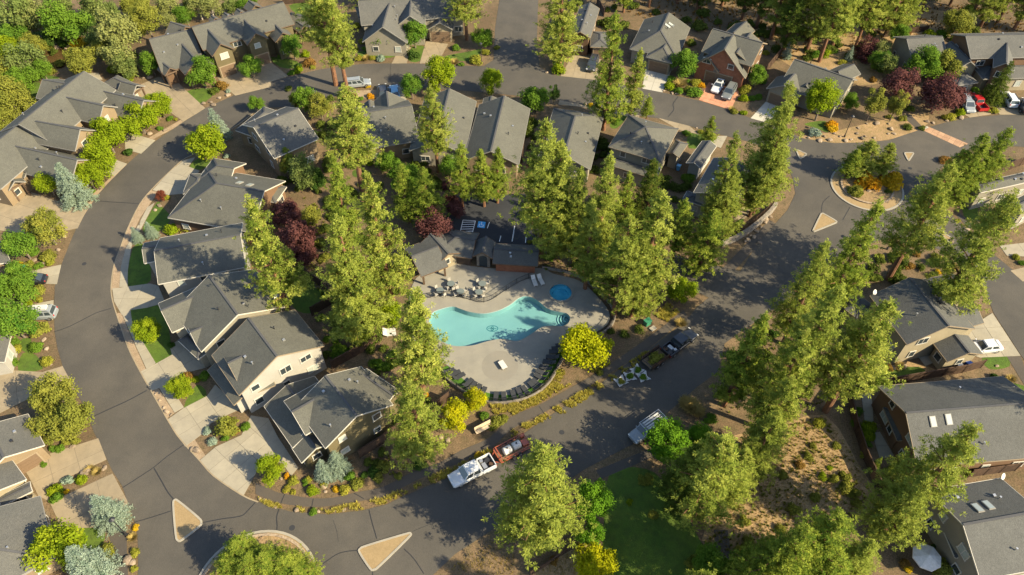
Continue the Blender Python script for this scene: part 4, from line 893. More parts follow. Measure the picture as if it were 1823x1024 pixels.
# ------------------------------------------------------------------ trees
for a in ((594,385,23,'pine',1.2),(656,308,25,'pine',1.05),(584,278,19,'pineg'),(765,152,17),(815,253,13,'pineg'),(858,262,12,'pineg'),(884,265,11,'pineg'),(754,300,12,'pineg',1.1),(715,290,12,'pineg'),(440,347,24,'pine',1.0),(722,518,21,'pine',1.25),(729,683,17,'pine',1.15),(964,790,21,'pine',1.4),
          (973,213,25,'pine',1.15),(1003,248,22,'pine',1.1),(1037,293,19),(1083,267,22),(1060,350,18),(1171,280,15,'pined',1.25),(1120,306,13,'pineg'),(1178,332,23,'pine',1.15),(1122,383,19.5,'pine',1.15),(1150,425,15.5),(1092,430,12,'pineg'),(1222,354,13,'pineg'),(1274,372,13,'pineg',1.2),(1312,238,20,'pine',.8),(1310,300,14),
          (1098,23,22.5,'pineg'),(1138,84,15),(1414,147,23,'pine',1.15),(1395,215,18),(1372,270,13),
          (1478,430,20),(1566,354,22,'pineg'),(1700,290,22,'pine',1.15),(1812,339,24,'pine',1.2),(1492,498,24,'pine',1.1),(1588,535,22,'pine',1.2),(1440,590,20),(1355,556,19,'pineg',1.1),(1414,672,16),(1385,735,14),
          (1292,776,19,'pine',1.3),(1240,800,14,'pined',1.3),(1742,760,22,'pine',1.1),(1660,850,15,'pine',1.2),(1502,915,17,'pineg',1.25),(1440,935,17,'pineg',1.15),(1400,968,14,'pineg',1.2),(1545,960,11,'pine',1.4),(1330,800,13),
          (1556,250,7.2,'pine',1.5),(1529,264,6.2,'pineg',1.5),(1594,257,6.8,'pine',1.5),(1758,238,14,'pineg',1.1),(1803,228,14,'pineg',1.1),(1715,265,10,'pine'),(1725,300,8,'pineg',1.2),
          (418,955,7,'pineg',1.5),(465,985,6,'pineg',1.6),(395,985,5,'pineg',1.5),(500,992,5,'pineg',1.7),(440,985,6,'pineg',1.6),(525,1012,4,'pineg',1.7),(940,868,14,'pine',1.),
          (600,440,18)):
    pine(*a)
for x, y, h in ((1215,1130,16),(1290,1150,18),(1155,1190,17),(1370,1130,15),(1925,800,19),(1960,775,17)): pine(x, y, h, 'pine', 1.1, None, True)
for a in ((607,152,20.5),):
    pine(*a[:3], pool_=PTALL, wide=1.35)
for x, y, h in ((598,152,24),(621,176,20),(831,71,17)): pine(x, y, h, 'pine', 1.2, PTALL if h > 18 else None, True)
pine(996, 112, 19, 'pine', 1.35, None, True)
for x, y, h in ((650,10,12),(590,60,10)): pine(x, y, h, 'pine', 1.2, None, True)
for x, y, h, c in ((1085,-8,14,'pined'),(1110,22,12,'pineg'),(1155,12,14,'pined'),(1205,6,14,'pined'),(1240,18,13,'pined'),(1285,10,17,'pined'),(1320,35,18,'pined'),(1345,50,19,'pined'),(1372,70,21,'pine'),(1392,95,20,'pined'),(1412,60,22,'pine'),(1436,92,21,'pine'),(1458,110,21,'pine'),(1480,85,22,'pine'),(1502,60,19,'pine'),(1522,85,17,'pine'),(1552,45,18,'pineg'),(1575,62,16,'pine'),(1600,52,15,'pine'),(1640,20,16,'pined'),(1690,10,15,'pined'),(1720,45,17,'pine'),(1745,48,19,'pine'),(1775,40,18,'pined'),(1805,52,19,'pine'),(1835,60,19,'pine'),(1360,-10,20,'pined'),(1420,-5,20,'pine'),(1470,-10,20,'pine'),(1530,-5,20,'pine'),(1590,-10,20,'pined'),(1260,-15,18,'pined'),(1310,-20,18,'pined'),(1200,-25,18,'pined'),(1130,-25,17,'pined'),(1660,-15,18,'pined'),(1750,-20,18,'pined'),(1800,-5,18,'pined')):
    pine(x, y, h*.95, c, 1.1, None, True)
for a in ((117,45,34,'green'),(43,107,32,'dusty'),(142,109,26,'olive'),(12,168,34,'olive'),(25,190,30,'olive'),(75,125,18,'green'),(208,58,34,'pale',1.2),(212,100,28,'pale'),(261,40,27,'olive',1.2),(330,28,18,'green'),(30,25,38,'dusty'),(70,30,30,'pale'),(100,12,25,'dusty'),(170,14,28,'dusty'),(300,12,22,'pale'),(240,8,22,'olive'),(195,22,20,'dusty'),(22,62,24,'green'),(62,82,20,'olive'),(8,85,24,'lime'),(38,140,26,'green'),(410,10,16,'dusty'),(440,4,18,'green'),(268,112,19,'green',1.2),(222,118,22,'dusty'),(172,70,22,'dusty'),(150,45,20,'dark'),(185,85,20,'olive'),(0,125,26,'olive'),(345,5,18,'olive'),(5,215,26,'olive'),(90,70,16,'dark'),
          (282,186,23,'lime'),(246,211,34,'lime',.8),(188,242,32,'lime'),(172,288,29,'lime'),(157,316,24,'lime'),(86,329,21,'lime'),(80,405,29,'olive',1.3),(38,438,28,'green'),(368,250,33,'lime'),(358,132,25,'green'),(445,118,20,'green'),(520,82,18,'green',1.3),(681,68,20,'green'),(737,61,23,'green'),(780,133,28,'lime',1.2),(876,145,20,'lime',1.3),(732,153,19,'green',1.3),(858,66,18,'green'),(953,175,25,'green'),(986,168,10,'dark',2.),(1217,114,23,'green'),(1347,135,16,'green',1.3),(1464,180,28,'lime',1.3),(1556,185,17,'olive',1.95),(1597,188,16,'olive',1.95),(1515,183,14,'green'),(1602,152,31,'purple'),(1673,168,32,'purple'),(1700,172,20,'purple'),(1545,85,18,'purple'),(1645,114,27,'green',1.2),(1685,122,25,'olive'),(1567,108,18,'green'),(1706,40,24,'olive'),(1600,62,16,'green'),(1580,115,20,'dusty'),
          (719,316,26,'green'),(690,288,20,'green'),(735,335,20,'green'),(800,300,20,'green'),(772,402,31,'purple'),(812,372,18,'purple'),(800,355,14,'purple'),(511,380,27,'purple'),(529,425,34,'purple'),(515,455,24,'purple'),(545,455,20,'purple'),(539,306,26,'dusty',1.2),(560,320,18,'dark'),(506,296,11,'olive',2.2),(541,180,20,'green',1.3),(569,190,20,'olive',1.3),(525,180,12,'olive',1.3),(457,187,14,'green'),(553,385,18,'olive'),
          (480,838,25,'lime'),(264,589,23,'lime',1.2),(320,690,22,'lime'),(100,710,36,'olive',1.2),(125,745,36,'olive',1.1),(88,760,30,'olive'),(23,522,34,'green'),(23,575,36,'green'),(25,497,30,'green'),(101,977,44,'lime'),
          (1052,892,34,'emerald',1.3),(1062,1003,34,'yellow'),(1050,950,24,'emerald'),(1193,790,38,'emerald',1.2),(1245,782,24,'emerald'),(1242,835,22,'green'),(1215,515,25,'lime'),(1042,622,44,'yellow',.9),(810,743,27,'yellow'),(846,713,21,'yellow'),(690,560,24,'lime'),(640,600,18,'lime'),(1270,1005,34,'green'),(1330,1010,30,'green'),(1800,700,18,'green'),(1718,40,18,'pale')):
    tree(*a, **({'kind': DEC_SPARSE} if a[3] in ('purple', 'pale', 'dusty') else {}))
for a in ((352,10,20,'pale',1.2),(375,12,20,'pale',1.2),(300,40,15,'pale',1.2),(1570,90,16,'pale',1.2)): tree(*a, kind=BIRCH)
tree(287,348,9,'redb',1.3)
for a in ((127,334,31),(386,226,22),(190,911,34),(157,1008,44),(600,825,24),(576,838,21),(243,420,12),(268,412,13),(700,60,12),(1403,90,10,'blue',1.4),(1513,98,8,'blue',1.3),(1777,155,24,'pined',1.2),(1560,828,10,'pineg',1.6),(1585,835,10,'pineg',1.6),(1608,822,10,'pineg',1.6)): spruce(*a)
# small conifers beside the top road
pine(1157,172,5.5,'pineg',.9); pine(1270,207,6,'pineg',1.); pine(506,262,6,'pineg',.9)

# ------------------------------------------------------------------ shrubs
SH = {1: '320,310,50,v 230,300,30,y 540,300,60,k 440,310,35,g 800,480,50,l 880,480,55,y 910,540,45,l 1190,830,25,g 1230,835,18,y 1120,900,25,g 890,915,20,g 1500,640,40,d 1555,600,45,r 1600,640,20,b 160,200,30,l 75,225,35,g 20,310,60,l 620,360,30,r 360,330,30,v 600,300,30,y 420,440,40,v 360,500,35,v 650,230,30,r 940,470,25,d 1080,450,30,g 1010,420,40,d 130,420,40,g 1010,30,30,y 930,20,40,l 870,50,30,r',
 2: '180,390,30,g 375,440,50,r 310,460,25,d 400,470,22,y 300,490,40,l 250,510,30,g 350,380,35,l 750,290,28,y 710,180,30,y 725,410,30,y 775,410,30,t 820,405,25,y 880,408,38,w 1105,385,45,d 1405,335,32,g 1615,370,30,y 1545,420,45,y 1440,450,25,g 1395,435,30,t 690,680,30,t 740,690,20,g 805,675,28,o 790,605,20,k 1050,920,45,l 770,340,30,g 1000,230,30,g 640,440,40,v 1690,330,25,v 1640,300,30,d 860,340,30,g 700,340,25,y',
 3: '330,480,55,l 1105,600,40,l 1125,550,35,g 1185,590,45,t 1175,640,35,g 1240,570,20,g 1300,580,40,y 1340,595,30,o 1290,650,55,g 1245,630,40,v 1640,630,45,y 1630,690,40,l 1690,690,30,g 1735,680,30,g 1630,790,28,l 1550,770,25,t 1780,370,25,y 560,735,20,k 610,740,20,k 1230,935,30,g 1330,925,25,y 690,160,50,g 1270,300,40,d 1710,240,40,d 1790,250,30,d 740,850,30,g 670,850,35,v 800,900,20,g 720,130,40,g 1330,180,60,d 1230,140,40,d 1760,560,40,g 1560,780,30,v',
 4: '8,370,25,y 580,395,40,d 460,870,45,o 475,900,35,k 340,930,50,b 1290,820,42,y 1365,790,38,l 1590,770,40,y 1000,890,35,d 1470,640,35,g 540,440,30,y 560,660,40,g 620,690,35,g 1250,630,40,p 1430,60,40,g 1020,760,40,d 760,560,30,r 780,160,30,g 1160,240,40,l 1240,240,40,g 1330,280,40,l 1040,200,30,g 350,380,40,g 420,380,40,l 480,360,30,g 1100,900,30,d 960,830,30,v 870,820,25,v 700,400,60,p 800,470,50,g 500,300,50,d 300,350,40,d',
 5: '900,60,35,d 640,335,30,g 715,245,15,y 1170,380,25,y 330,790,60,v 345,835,35,y 140,855,35,k 1200,610,55,l 1290,590,50,y 1350,590,45,l 1590,90,25,w 270,860,30,g 480,420,25,g 200,850,40,v 1420,90,20,g 230,760,45,g',
 9: '270,35,55,v 270,90,35,y 280,300,65,v 110,440,40,y 260,420,50,g 320,525,48,y 70,530,55,g 110,385,35,g 1310,630,42,r 1370,655,30,l 1430,620,40,g 1590,985,95,v 1640,1010,40,r 1720,985,35,g 1450,1005,25,b 1200,410,25,d 200,120,30,l 160,90,30,g',
 13: '370,135,30,g 1490,90,38,b 1450,15,30,b 1580,60,32,g 470,355,45,b 565,355,45,l 385,425,50,l 390,480,45,g 465,435,22,k 630,285,35,t 680,300,30,t 740,840,50,v 760,880,45,y 930,760,30,t 940,870,35,y 290,235,20,g 420,130,35,g 460,90,35,v 530,80,35,v 950,690,25,k 940,980,30,y 310,250,20,g',
 14: '400,430,42,l 375,355,30,y 215,420,30,y 265,440,25,y 270,365,40,y 220,330,25,o 620,430,45,y 710,390,50,v 660,330,40,g 400,580,30,g 830,300,45,d 900,260,50,v 860,340,40,v 760,320,30,d 480,390,25,y 560,420,30,k 1220,130,40,d 1000,330,35,v 1150,250,45,d 1560,180,25,k 350,370,30,g',
 10: '1190,760,30,o 1600,910,35,g 1690,950,50,v 580,160,35,g 640,280,30,g 720,300,45,l 560,320,40,g 500,370,30,g 600,460,70,g 560,385,25,g 680,160,30,l 800,250,30,l 940,240,50,l 460,220,30,g 850,540,60,g 920,560,50,g 840,620,45,d 980,500,60,g 500,480,40,d 700,360,40,v 1660,980,35,v 1740,920,30,v',
 11: '1190,260,40,t 1270,850,60,t 1230,820,50,t 1310,880,45,t 330,600,30,y 700,310,30,d 800,330,40,d 620,600,30,v 1460,760,40,v 1400,930,50,g 1030,100,30,d 900,300,40,d',
 12: '720,990,55,l 1610,640,38,d 1670,680,28,y 1720,650,30,t 1740,730,45,g 860,570,35,r 940,560,35,t 650,880,35,g 640,960,40,g 200,560,40,v 100,520,40,v 60,330,40,d 380,950,45,y 100,950,40,v',
 16: '720,40,50,l 710,110,35,g 1220,970,85,v 300,190,40,v 400,330,35,l 450,270,22,l 570,400,60,v 620,450,50,v 500,120,35,v 250,250,35,r 350,480,40,v 980,940,40,r 1000,980,30,k 690,180,30,y 330,120,30,v 120,320,35,v 480,350,35,v 560,330,40,v 200,560,45,v 640,520,45,v 100,700,40,v 1180,820,20,d',
 8: '640,340,60,v 720,262,85,o 670,275,50,o 895,265,85,k 840,258,55,k 860,340,30,d 1430,270,50,k 1390,310,40,k 1760,800,28,y 1800,840,30,g 1350,545,18,y 1060,770,40,r 950,800,50,v 1200,800,40,v 760,870,50,d 900,920,60,d 1000,860,40,r 800,800,35,v 600,330,40,v 1240,240,50,d 1400,80,40,v 1260,120,40,r 1210,900,25,k 1330,870,30,t 660,960,50,d 780,940,40,d',
 15: '1200,250,60,d 1290,210,40,l 950,350,50,v 1640,640,40,v 1660,790,45,v 1720,850,60,v 1600,850,40,y 300,930,35,r 700,960,35,l 480,830,35,y 540,900,40,y 1300,920,60,v 1250,940,40,v 1500,960,60,d 830,510,25,l 1000,600,35,v 1130,560,40,v 920,360,40,v',
 7: '220,690,25,v 130,690,20,v 330,690,25,k 370,900,15,l 1240,240,50,g 1560,590,40,v 1690,370,40,y 1600,440,25,y 270,800,40,g 1330,820,30,r 1240,700,35,r 1180,660,40,d 1140,300,50,d 1300,690,40,d 480,850,40,d 880,470,50,d 800,480,40,d 250,870,30,d',
 6: '400,540,50,v 380,500,40,y 430,620,40,v 330,560,40,r 800,140,30,l 740,285,30,y 850,300,40,g 1000,400,40,d 1050,330,35,g 1690,230,30,o 1720,200,40,g 1600,320,40,v 1240,80,40,g 940,100,50,g 1330,300,40,p 450,700,40,v 480,800,45,v 340,760,50,p 300,700,40,p 520,600,40,v 660,320,30,y 1740,250,30,r'}
LOW = []
for r, t in SH.items():
    for q in t.split():
        x, y, rr, c = q.split(','); p = P(r, float(x), float(y))
        if c == 'd' and r in (1, 3, 4, 6, 7, 8, 10, 11, 15): LOW.append((p, float(rr)/3.939)); continue
        shrub(p[0], p[1], float(rr)/3.939, c)

UND = [([(560,230),(640,250),(640,330),(560,300)], 14), ([(930,200),(975,240),(985,300),(935,310)], 8), ([(1060,230),(1085,230),(1075,300),(1050,310)], 6), ([(1180,310),(1225,330),(1240,380),(1180,360)], 8), ([(1000,-5),(1090,5),(1120,40),(1060,60)], 8), ([(735,250),(775,250),(785,310),(740,310)], 6), ([(540,330),(640,330),(700,380),(640,480),(570,470)], 16), ([(700,470),(735,480),(720,540),(690,560),(640,530)], 7), ([(890,320),(1180,380),(1205,440),(1080,450),(960,420)], 26), ([(1010,470),(1090,470),(1170,500),(1150,560),(1105,560)], 9), ([(1300,620),(1400,570),(1500,550),(1560,590),(1500,700),(1320,720)], 24), ([(600,560),(690,610),(720,660),(690,650),(600,600)], 10), ([(1080,5),(1360,20),(1560,60),(1800,50),(1560,80),(1400,110),(1250,40)], 26), ([(1600,440),(1720,490),(1640,490),(1560,510),(1540,470)], 12), ([(480,150),(640,170),(640,235),(590,240),(540,200)], 8), ([(0,20),(300,20),(250,110),(120,120),(0,150)], 22), ([(470,300),(560,300),(600,330),(520,340)], 8), ([(660,230),(760,270),(780,330),(690,330)], 9), ([(640,780),(760,700),(790,740),(700,850),(640,840)], 12)]
US = []
for px, n in UND:
    xs = [p[0] for p in px]; ys = [p[1] for p in px]; k = 0
    while k < n:
        p = (rnd.uniform(min(xs), max(xs)), rnd.uniform(min(ys), max(ys)))
        if inside(p, px): US.append((p, rnd.uniform(7, 15), rnd.uniform(.9, 1.5))); k += 1
US += [(p, r, 1.) for p, r in LOW]
UV, UT = [], []
for p, rp, asp in US:
    r = rp*mpp(p, .5); g = G(p, r*.4); me = SHR[rnd.randrange(6)]; co = np.empty(len(me.vertices)*3, np.float32); me.vertices.foreach_get('co', co); co = co.reshape(-1, 4, 3)
    tt = np.empty(len(me.polygons), np.float32); me.attributes['tint'].data.foreach_get('value', tt); pick = nr.permutation(len(co))[:900]; co, tt = co[pick], tt[pick]
    a = rnd.random()*6.283; ca, sa = math.cos(a), math.sin(a); q = co*np.array([r*1.1, r*rnd.uniform(.8, 1.15), r*asp]); UV.append(np.stack([q[..., 0]*ca-q[..., 1]*sa+g.x, q[..., 0]*sa+q[..., 1]*ca+g.y, q[..., 2]], 2).reshape(-1, 3)); UT.append(np.clip(tt*.5+rnd.random()*.6, 0, 1))
me = tri_mesh('undergrowth', np.concatenate(UV), np.concatenate(UT), 4); me.materials[0] = leafmat('leaf_under', (.035,.065,.014), (.14,.17,.03), (.08,.11,.02), .35)
tag(link('undergrowth', me), 'dark green undergrowth bushes beneath the pines and between gardens', 'undergrowth', kind='stuff')
# ------------------------------------------------------------------ vehicles
def loft(mb, st):                                     # st: (x, half width, z bottom, z top), rounded sections
    V = []; F = []; n = 12
    for x, hw, z0, z1 in st:
        m = (z0+z1)/2; hh = (z1-z0)/2
        for k in range(n):
            a = 2*math.pi*(k+.5)/n; c, s_ = math.cos(a), math.sin(a); e = .38
            V.append((x, hw*math.copysign(abs(c)**e, c), m+hh*math.copysign(abs(s_)**e, s_)))
    for i in range(len(st)-1):
        for k in range(n): F.append([i*n+k, (i+1)*n+k, (i+1)*n+(k+1) % n, i*n+(k+1) % n])
    F += [list(range(n)), [(len(st)-1)*n+k for k in range(n)][::-1]]
    return mb.add(V, F)
def cabin(root, x0, x1, x0t, x1t, w0, w1, z0, z1, body, rear_glass=True, sides=2):
    Vb = [Vector((x, y, z0)) for x in (x0, x1) for y in (-w0, w0)]; Vt = [Vector((x, y, z1)) for x in (x0t, x1t) for y in (-w1, w1)]
    A = [Vb[0], Vb[1], Vb[2], Vb[3]]; T = Vt
    cb = mk('cabin', A+T, [[0,1,5,4],[3,2,6,7],[2,0,4,6],[1,3,7,5],[4,5,7,6]], body, root)
    bev = MB().box(((x0t+x1t)/2, 0, z1+.01), (abs(x1t-x0t)*.96, 2*w1*.94, .05)); bev.build('roof_panel', body, root)
    def pane(nm, q, k0=.1, k1=.88, off=.012, a=.06, b=.94):
        P00, P10, P11, P01 = q; f = lambda s_, t: (P00*(1-s_)+P10*s_)*(1-t)+(P01*(1-s_)+P11*s_)*t
        c = [f(a, k0), f(b, k0), f(b, k1), f(a, k1)]; n = (c[1]-c[0]).cross(c[3]-c[0]).normalized(); cen = Vector(((x0+x1)/2, 0, (z0+z1)/2))
        if n.dot(c[0]-cen) < 0: n = -n
        mk(nm, [p+n*off for p in c]+[p-n*.01 for p in c], [[0,1,2,3],[0,4,5,1],[1,5,6,2],[2,6,7,3],[3,7,4,0]], M_glass, root)
    pane('windscreen', (A[2], A[3], T[3], T[2])); 
    if rear_glass: pane('rear_window', (A[0], A[1], T[1], T[0]))
    for i, j in ((0, 2), (1, 3)):
        for s_ in range(sides):
            a, b = (s_+.12)/sides, (s_+.92)/sides; pane('side_window', (A[i], A[j], T[j], T[i]), .15, .85, .012, max(.06, a), min(.95, b))
def wheels(root, xs, hw, r=.34):
    for x in xs:
        for s_ in (-1, 1):
            m = MB().tube([(x, s_*(hw-.2), r), (x, s_*hw, r)], r, 16); t = m.build('wheel', M_tyre, root)
            MB().tube([(x, s_*(hw-.02), r), (x, s_*(hw+.015), r)], r*.58, 12).build('rim', M_rim, t)
def car(kind, color, front, rear, label, short=None, extra=None, lenk=1., ctr=None, name='parked_car'):
    a, b = G(front, .7).xy, G(rear, .7).xy; d = (a-b).normalized(); c = (a+b)/2 if ctr is None else G(ctr, .7).xy
    root = empty(name, (*c, .055), math.atan2(d.y, d.x)); tag(root, label, 'truck' if 'pickup' in kind else 'car', 'vehicles in the neighbourhood'); body = paint('paint_'+color[0], color[1]); root.scale = (lenk,)*3
    if kind == 'sedan':
        L, W = 4.7, .9
        loft(MB(), [(-2.32,.68,.35,.72),(-2.2,.82,.24,.9),(-1.4,.9,.2,.96),(.7,.9,.2,.93),(1.6,.88,.22,.84),(2.15,.8,.26,.72),(2.34,.62,.34,.6)]).build('body', body, root)
        cabin(root, -1.85, 1.0, -1.15, .25, .82, .62, .9, 1.42, body); wh = (-1.4, 1.42); hl = (2.2, .62, .62); tl = (-2.28, .6, .72)
    elif kind in ('suv', 'van'):
        loft(MB(), [(-2.36,.74,.4,.98),(-2.25,.88,.28,1.06),(-1.4,.95,.26,1.08),(.8,.95,.26,1.05),(1.7,.92,.28,.98),(2.2,.86,.32,.86),(2.38,.7,.4,.72)]).build('body', body, root)
        cabin(root, -2.25, 1.1 if kind == 'suv' else 1.5, -2.0, .35 if kind == 'suv' else .6, .88, .7, 1.02, 1.7, body, True, 3); wh = (-1.45, 1.45); hl = (2.26, .66, .76); tl = (-2.32, .74, .95)
        for y in (-.62, .62): MB().beam((-1.8, y, 1.77), (.2, y, 1.77), .05, .05).build('roof_rail', M_black, root)
    elif kind == 'pickup':
        loft(MB(), [(.35,.95,.42,1.12),(1.2,.97,.4,1.15),(2.1,.95,.42,1.12),(2.7,.9,.46,1.04),(2.86,.76,.54,.92)]).build('body', body, root)
        loft(MB(), [(-1.05,.95,.4,1.12),(.4,.95,.4,1.12)]).build('door_body', body, root)
        cabin(root, -.95, 1.5, -.75, .75, .9, .74, 1.08, 1.82, body, True, 2); wh = (-1.85, 1.9); hl = (2.74, .72, .9); tl = (-2.86, .88, .95)
        bd = MB()
        for s_ in (-1, 1): bd.box((-1.95, s_*.9, .86), (1.8, .12, .56))
        bd.box((-2.82, 0, .86), (.1, 1.9, .56)).box((-1.09, 0, .86), (.08, 1.8, .56)).box((-1.95, 0, .5), (1.76, 1.9, .1)); bd.build('bed', body, root); MB().box((-1.95, 0, .57), (1.68, 1.66, .03)).build('bed_liner', M_black, root)
    wheels(root, wh, .93 if kind != 'sedan' else .88, .33 if kind == 'sedan' else .38)
    for s_ in (-1, 1):
        MB().box((hl[0], s_*hl[1], hl[2]), (.16, .3, .14)).build('headlight', M_lamp, root); MB().box((tl[0], s_*tl[1], tl[2]), (.08, .16, .24)).build('taillight', M_tail, root)
        MB().box((.95 if kind != 'pickup' else 1.15, s_*1.03, 1.08), (.12, .2, .14)).build('mirror', body, root)
    MB().box((hl[0]+.05, 0, hl[2]-.12), (.1, 1.0, .2)).build('grille', M_black, root)
    if extra: extra(root)
    if short: LM.append((short, ctr or ((front[0]+rear[0])/2, (front[1]+rear[1])/2)))
    return root
WH = ('white', (.5,.51,.52)); BK = ('black', (.012,.013,.015)); SI = ('silver', (.2,.22,.23)); GR = ('grey', (.12,.13,.13)); RD = ('red', (.32,.012,.012)); BL = ('blue', (.12,.3,.46)); DK = ('charcoal', (.03,.032,.036))
def sunroof(r): MB().box((-.35, 0, 1.46), (.75, .8, .03)).build('sunroof', M_glass, r)
def load_bits(r):
    for i, (x, y, sx, sy, sz, m) in enumerate(((-1.6,.2,.5,.8,.35,M_metal),(-2.2,-.3,.7,.5,.3,M_black),(-2.4,.4,.4,.5,.4,M_fence),(-1.5,-.5,.4,.4,.5,M_metal))): MB().box((x, y, .585+sz/2), (sx, sy, sz), i*.4).build('tool_box', m, r)
def ladder_rack(r):
    m = MB()
    for x in (-2.6, -.9, .9):
        for s_ in (-1, 1): m.box((x, s_*.86, 1.5), (.06, .06, .9))
        m.box((x, 0, 1.93), (.08, 1.8, .06))
    for s_ in (-1, 1): m.box((-.85, s_*.86, 1.98), (3.6, .07, .05))
    m.build('ladder_rack', M_metal, r)
    for y in (-.45, -.1, .3, .6): MB().box((-.75, y, 2.05), (2.8, .22, .08)).build('rack_board', M_white, r)
car('pickup', WH, (806,857), (874,822), 'white crew pickup parked on the road below the bench', 'the white pickup', load_bits, name='pickup_truck')
car('pickup', BK, (1228,597), (1191,625), 'black pickup with loaded bed parked along the shaded road', 'the black pickup', load_bits, name='pickup_truck')
car('pickup', SI, (1121,786), (1184,741), 'pale work truck with rack half under the vivid green tree', None, ladder_rack, .92, name='work_truck')
car('sedan', WH, (1274,160), (1284,144), 'white sedan with sunroof on the salmon paver driveway', 'the white sedan', sunroof)
car('suv', GR, (1292,174), (1304,154), 'grey suv beside the white sedan on salmon pavers')
car('suv', DK, (1051,124), (1059,104), 'dark suv on the tan driveway under the top pines')
car('suv', SI, (656,146), (620,150), 'silver suv parked along the top road', 'the silver suv')
car('sedan', DK, (681,154), (683,170), 'dark car in the driveway of the twin-gable house'); car('sedan', BL, (701,155), (704,172), 'pale blue car in the driveway of the twin-gable house')
car('van', SI, (1729,199), (1714,173), 'silver minivan left of the red pickup'); car('pickup', RD, (1728,168), (1751,195), 'red pickup parked at the upper right', 'the red pickup', None, .92, name='pickup_truck')
car('suv', WH, (1789,165), (1804,188), 'white suv right of the red pickup'); car('suv', BK, (1815,178), (1828,198), 'black suv at the right edge by the white suv')
car('suv', SI, (46,560), (94,557), 'silver suv with roof box at the left edge of the loop road', 'the left-edge silver suv', lambda r: MB().box((-.6, 0, 1.92), (1.9, .8, .28)).build('roof_box', M_white, r)); car('sedan', BK, (35,500), (72,497), 'black car by the leafy tree on the left')
car('sedan', WH, (1735,619), (1772,615), 'white car on the right-hand driveway', 'the white car on right')
# trailers
M_plank = surf('trailer_plank', (.2,.14,.08), (.14,.1,.06), 2, rough=.95, space='obj')
def trailer(ctr, front, rear, L, label, rail, name):
    a, b = G(front, .5).xy, G(rear, .5).xy; d = (a-b).normalized(); root = empty(name, (*G(ctr, .5).xy, .04), math.atan2(d.y, d.x)); tag(root, label, 'trailer', 'trailers on the road')
    h = L/2
    for k in range(10): MB().box((-h+(k+.5)*L/10, 0, .55), (L/10-.02, 1.8, .05)).build('plank', M_plank, root)
    m = MB()
    for s_ in (-1, 1):
        m.box((0, s_*.95, .55), (L, .1, .14))
        for x in np.linspace(-h, h, 5): m.box((x, s_*.95, .85), (.07, .07, .6))
        m.box((0, s_*.95, 1.15), (L, .08, .08))
    for x in (-h, h): m.box((x, 0, 1.15), (.08, 1.9, .08)).box((x, 0, .55), (.1, 1.9, .14))
    m.beam((h, .8, .5), (h+1.3, 0, .5), .1, .1).beam((h, -.8, .5), (h+1.3, 0, .5), .1, .1); m.build('frame', rail, root)
    wheels(root, (-.5, .35), 1.12, .33); return root
M_red = paint('trailer_red', (.27,.065,.028))
t = trailer((912,800), (880,817), (940,785), 4.2, 'red utility trailer carrying white tanks behind the white pickup', M_red, 'red_trailer')
for x in (.75, .75-1.3):
    k = MB().tube([(x-.55, .05, 1.05), (x-.45, .05, 1.05), (x+.45, .05, 1.05), (x+.55, .05, 1.05)], [.38,.5,.5,.38], 16).build('tank', M_white, t, smooth=False); MB().disc((x, .05, 1.54), .12, .08, 10).build('cap', M_black, k)
MB().box((-1.6, .2, .85), (.7, .8, .5)).build('pump', M_red, t); MB().beam((1.9, -.8, 1.3), (1.9, .8, 1.3), .12, .12).build('front_rack', M_red, t); MB().box((-1.75, -.6, 1.1), (.5, .3, .5)).build('reel', M_red, t)
t = trailer((1166,640), (1180,630), (1150,652), 3.4, 'dark trailer piled with green cuttings behind the black pickup', M_black, 'green_waste_trailer')
for s_ in (-1, 1): MB().box((0, s_*.99, 1.0), (3.3, .04, .9)).build('side_board', M_fence, t)
c = link('cuttings', SHR[0], t, (0, 0, .6)); recolor(c, LEAF['olive']); c.scale = (1.6, .85, .9); c['kind'] = 'stuff'
LM.append(('the red trailer', (912, 800)))
# white tarps with cuttings
for i, (x, y, s_, rz, lb) in enumerate(((1105,680,0.66,.5,'leftmost white tarp with a few cuttings by the grass verge'),(1121,671,0.66,.2,'white tarp heaped with green cuttings, second from left'),(1134,660,0.66,.7,'white tarp nearest the dark trailer'),(1145,672,0.66,.35,'rightmost white tarp heaped with green cuttings'))):
    root = empty('tarp', (*G((x, y)).xy, .04), rz); tag(root, lb, 'tarp', 'white tarps laid on the road')
    n = 9; V = []; F = []; r_ = random.Random(i)
    for a in range(n):
        for b in range(n):
            u, v = a/(n-1)*2-1, b/(n-1)*2-1; k = 1+.14*(abs(u*v))-.16*(1-abs(u))*(abs(v) > .9)-.16*(1-abs(v))*(abs(u) > .9)
            V.append((u*s_*k, v*s_*k, .03+.08*r_.random()+.14*(abs(u*v) > .7)))
    for a in range(n-1):
        for b in range(n-1): F.append([a*n+b, (a+1)*n+b, (a+1)*n+b+1, a*n+b+1])
    mk('sheet', V, F, M_cloth, root, smooth=True)
    c = link('cuttings', SHR[i % 4], root, (0, -.1, .08)); recolor(c, LEAF['green' if i else 'olive']); c.scale = (.9*s_, .84*s_, .5)
LM.append(('the white tarps', (1125, 672)))

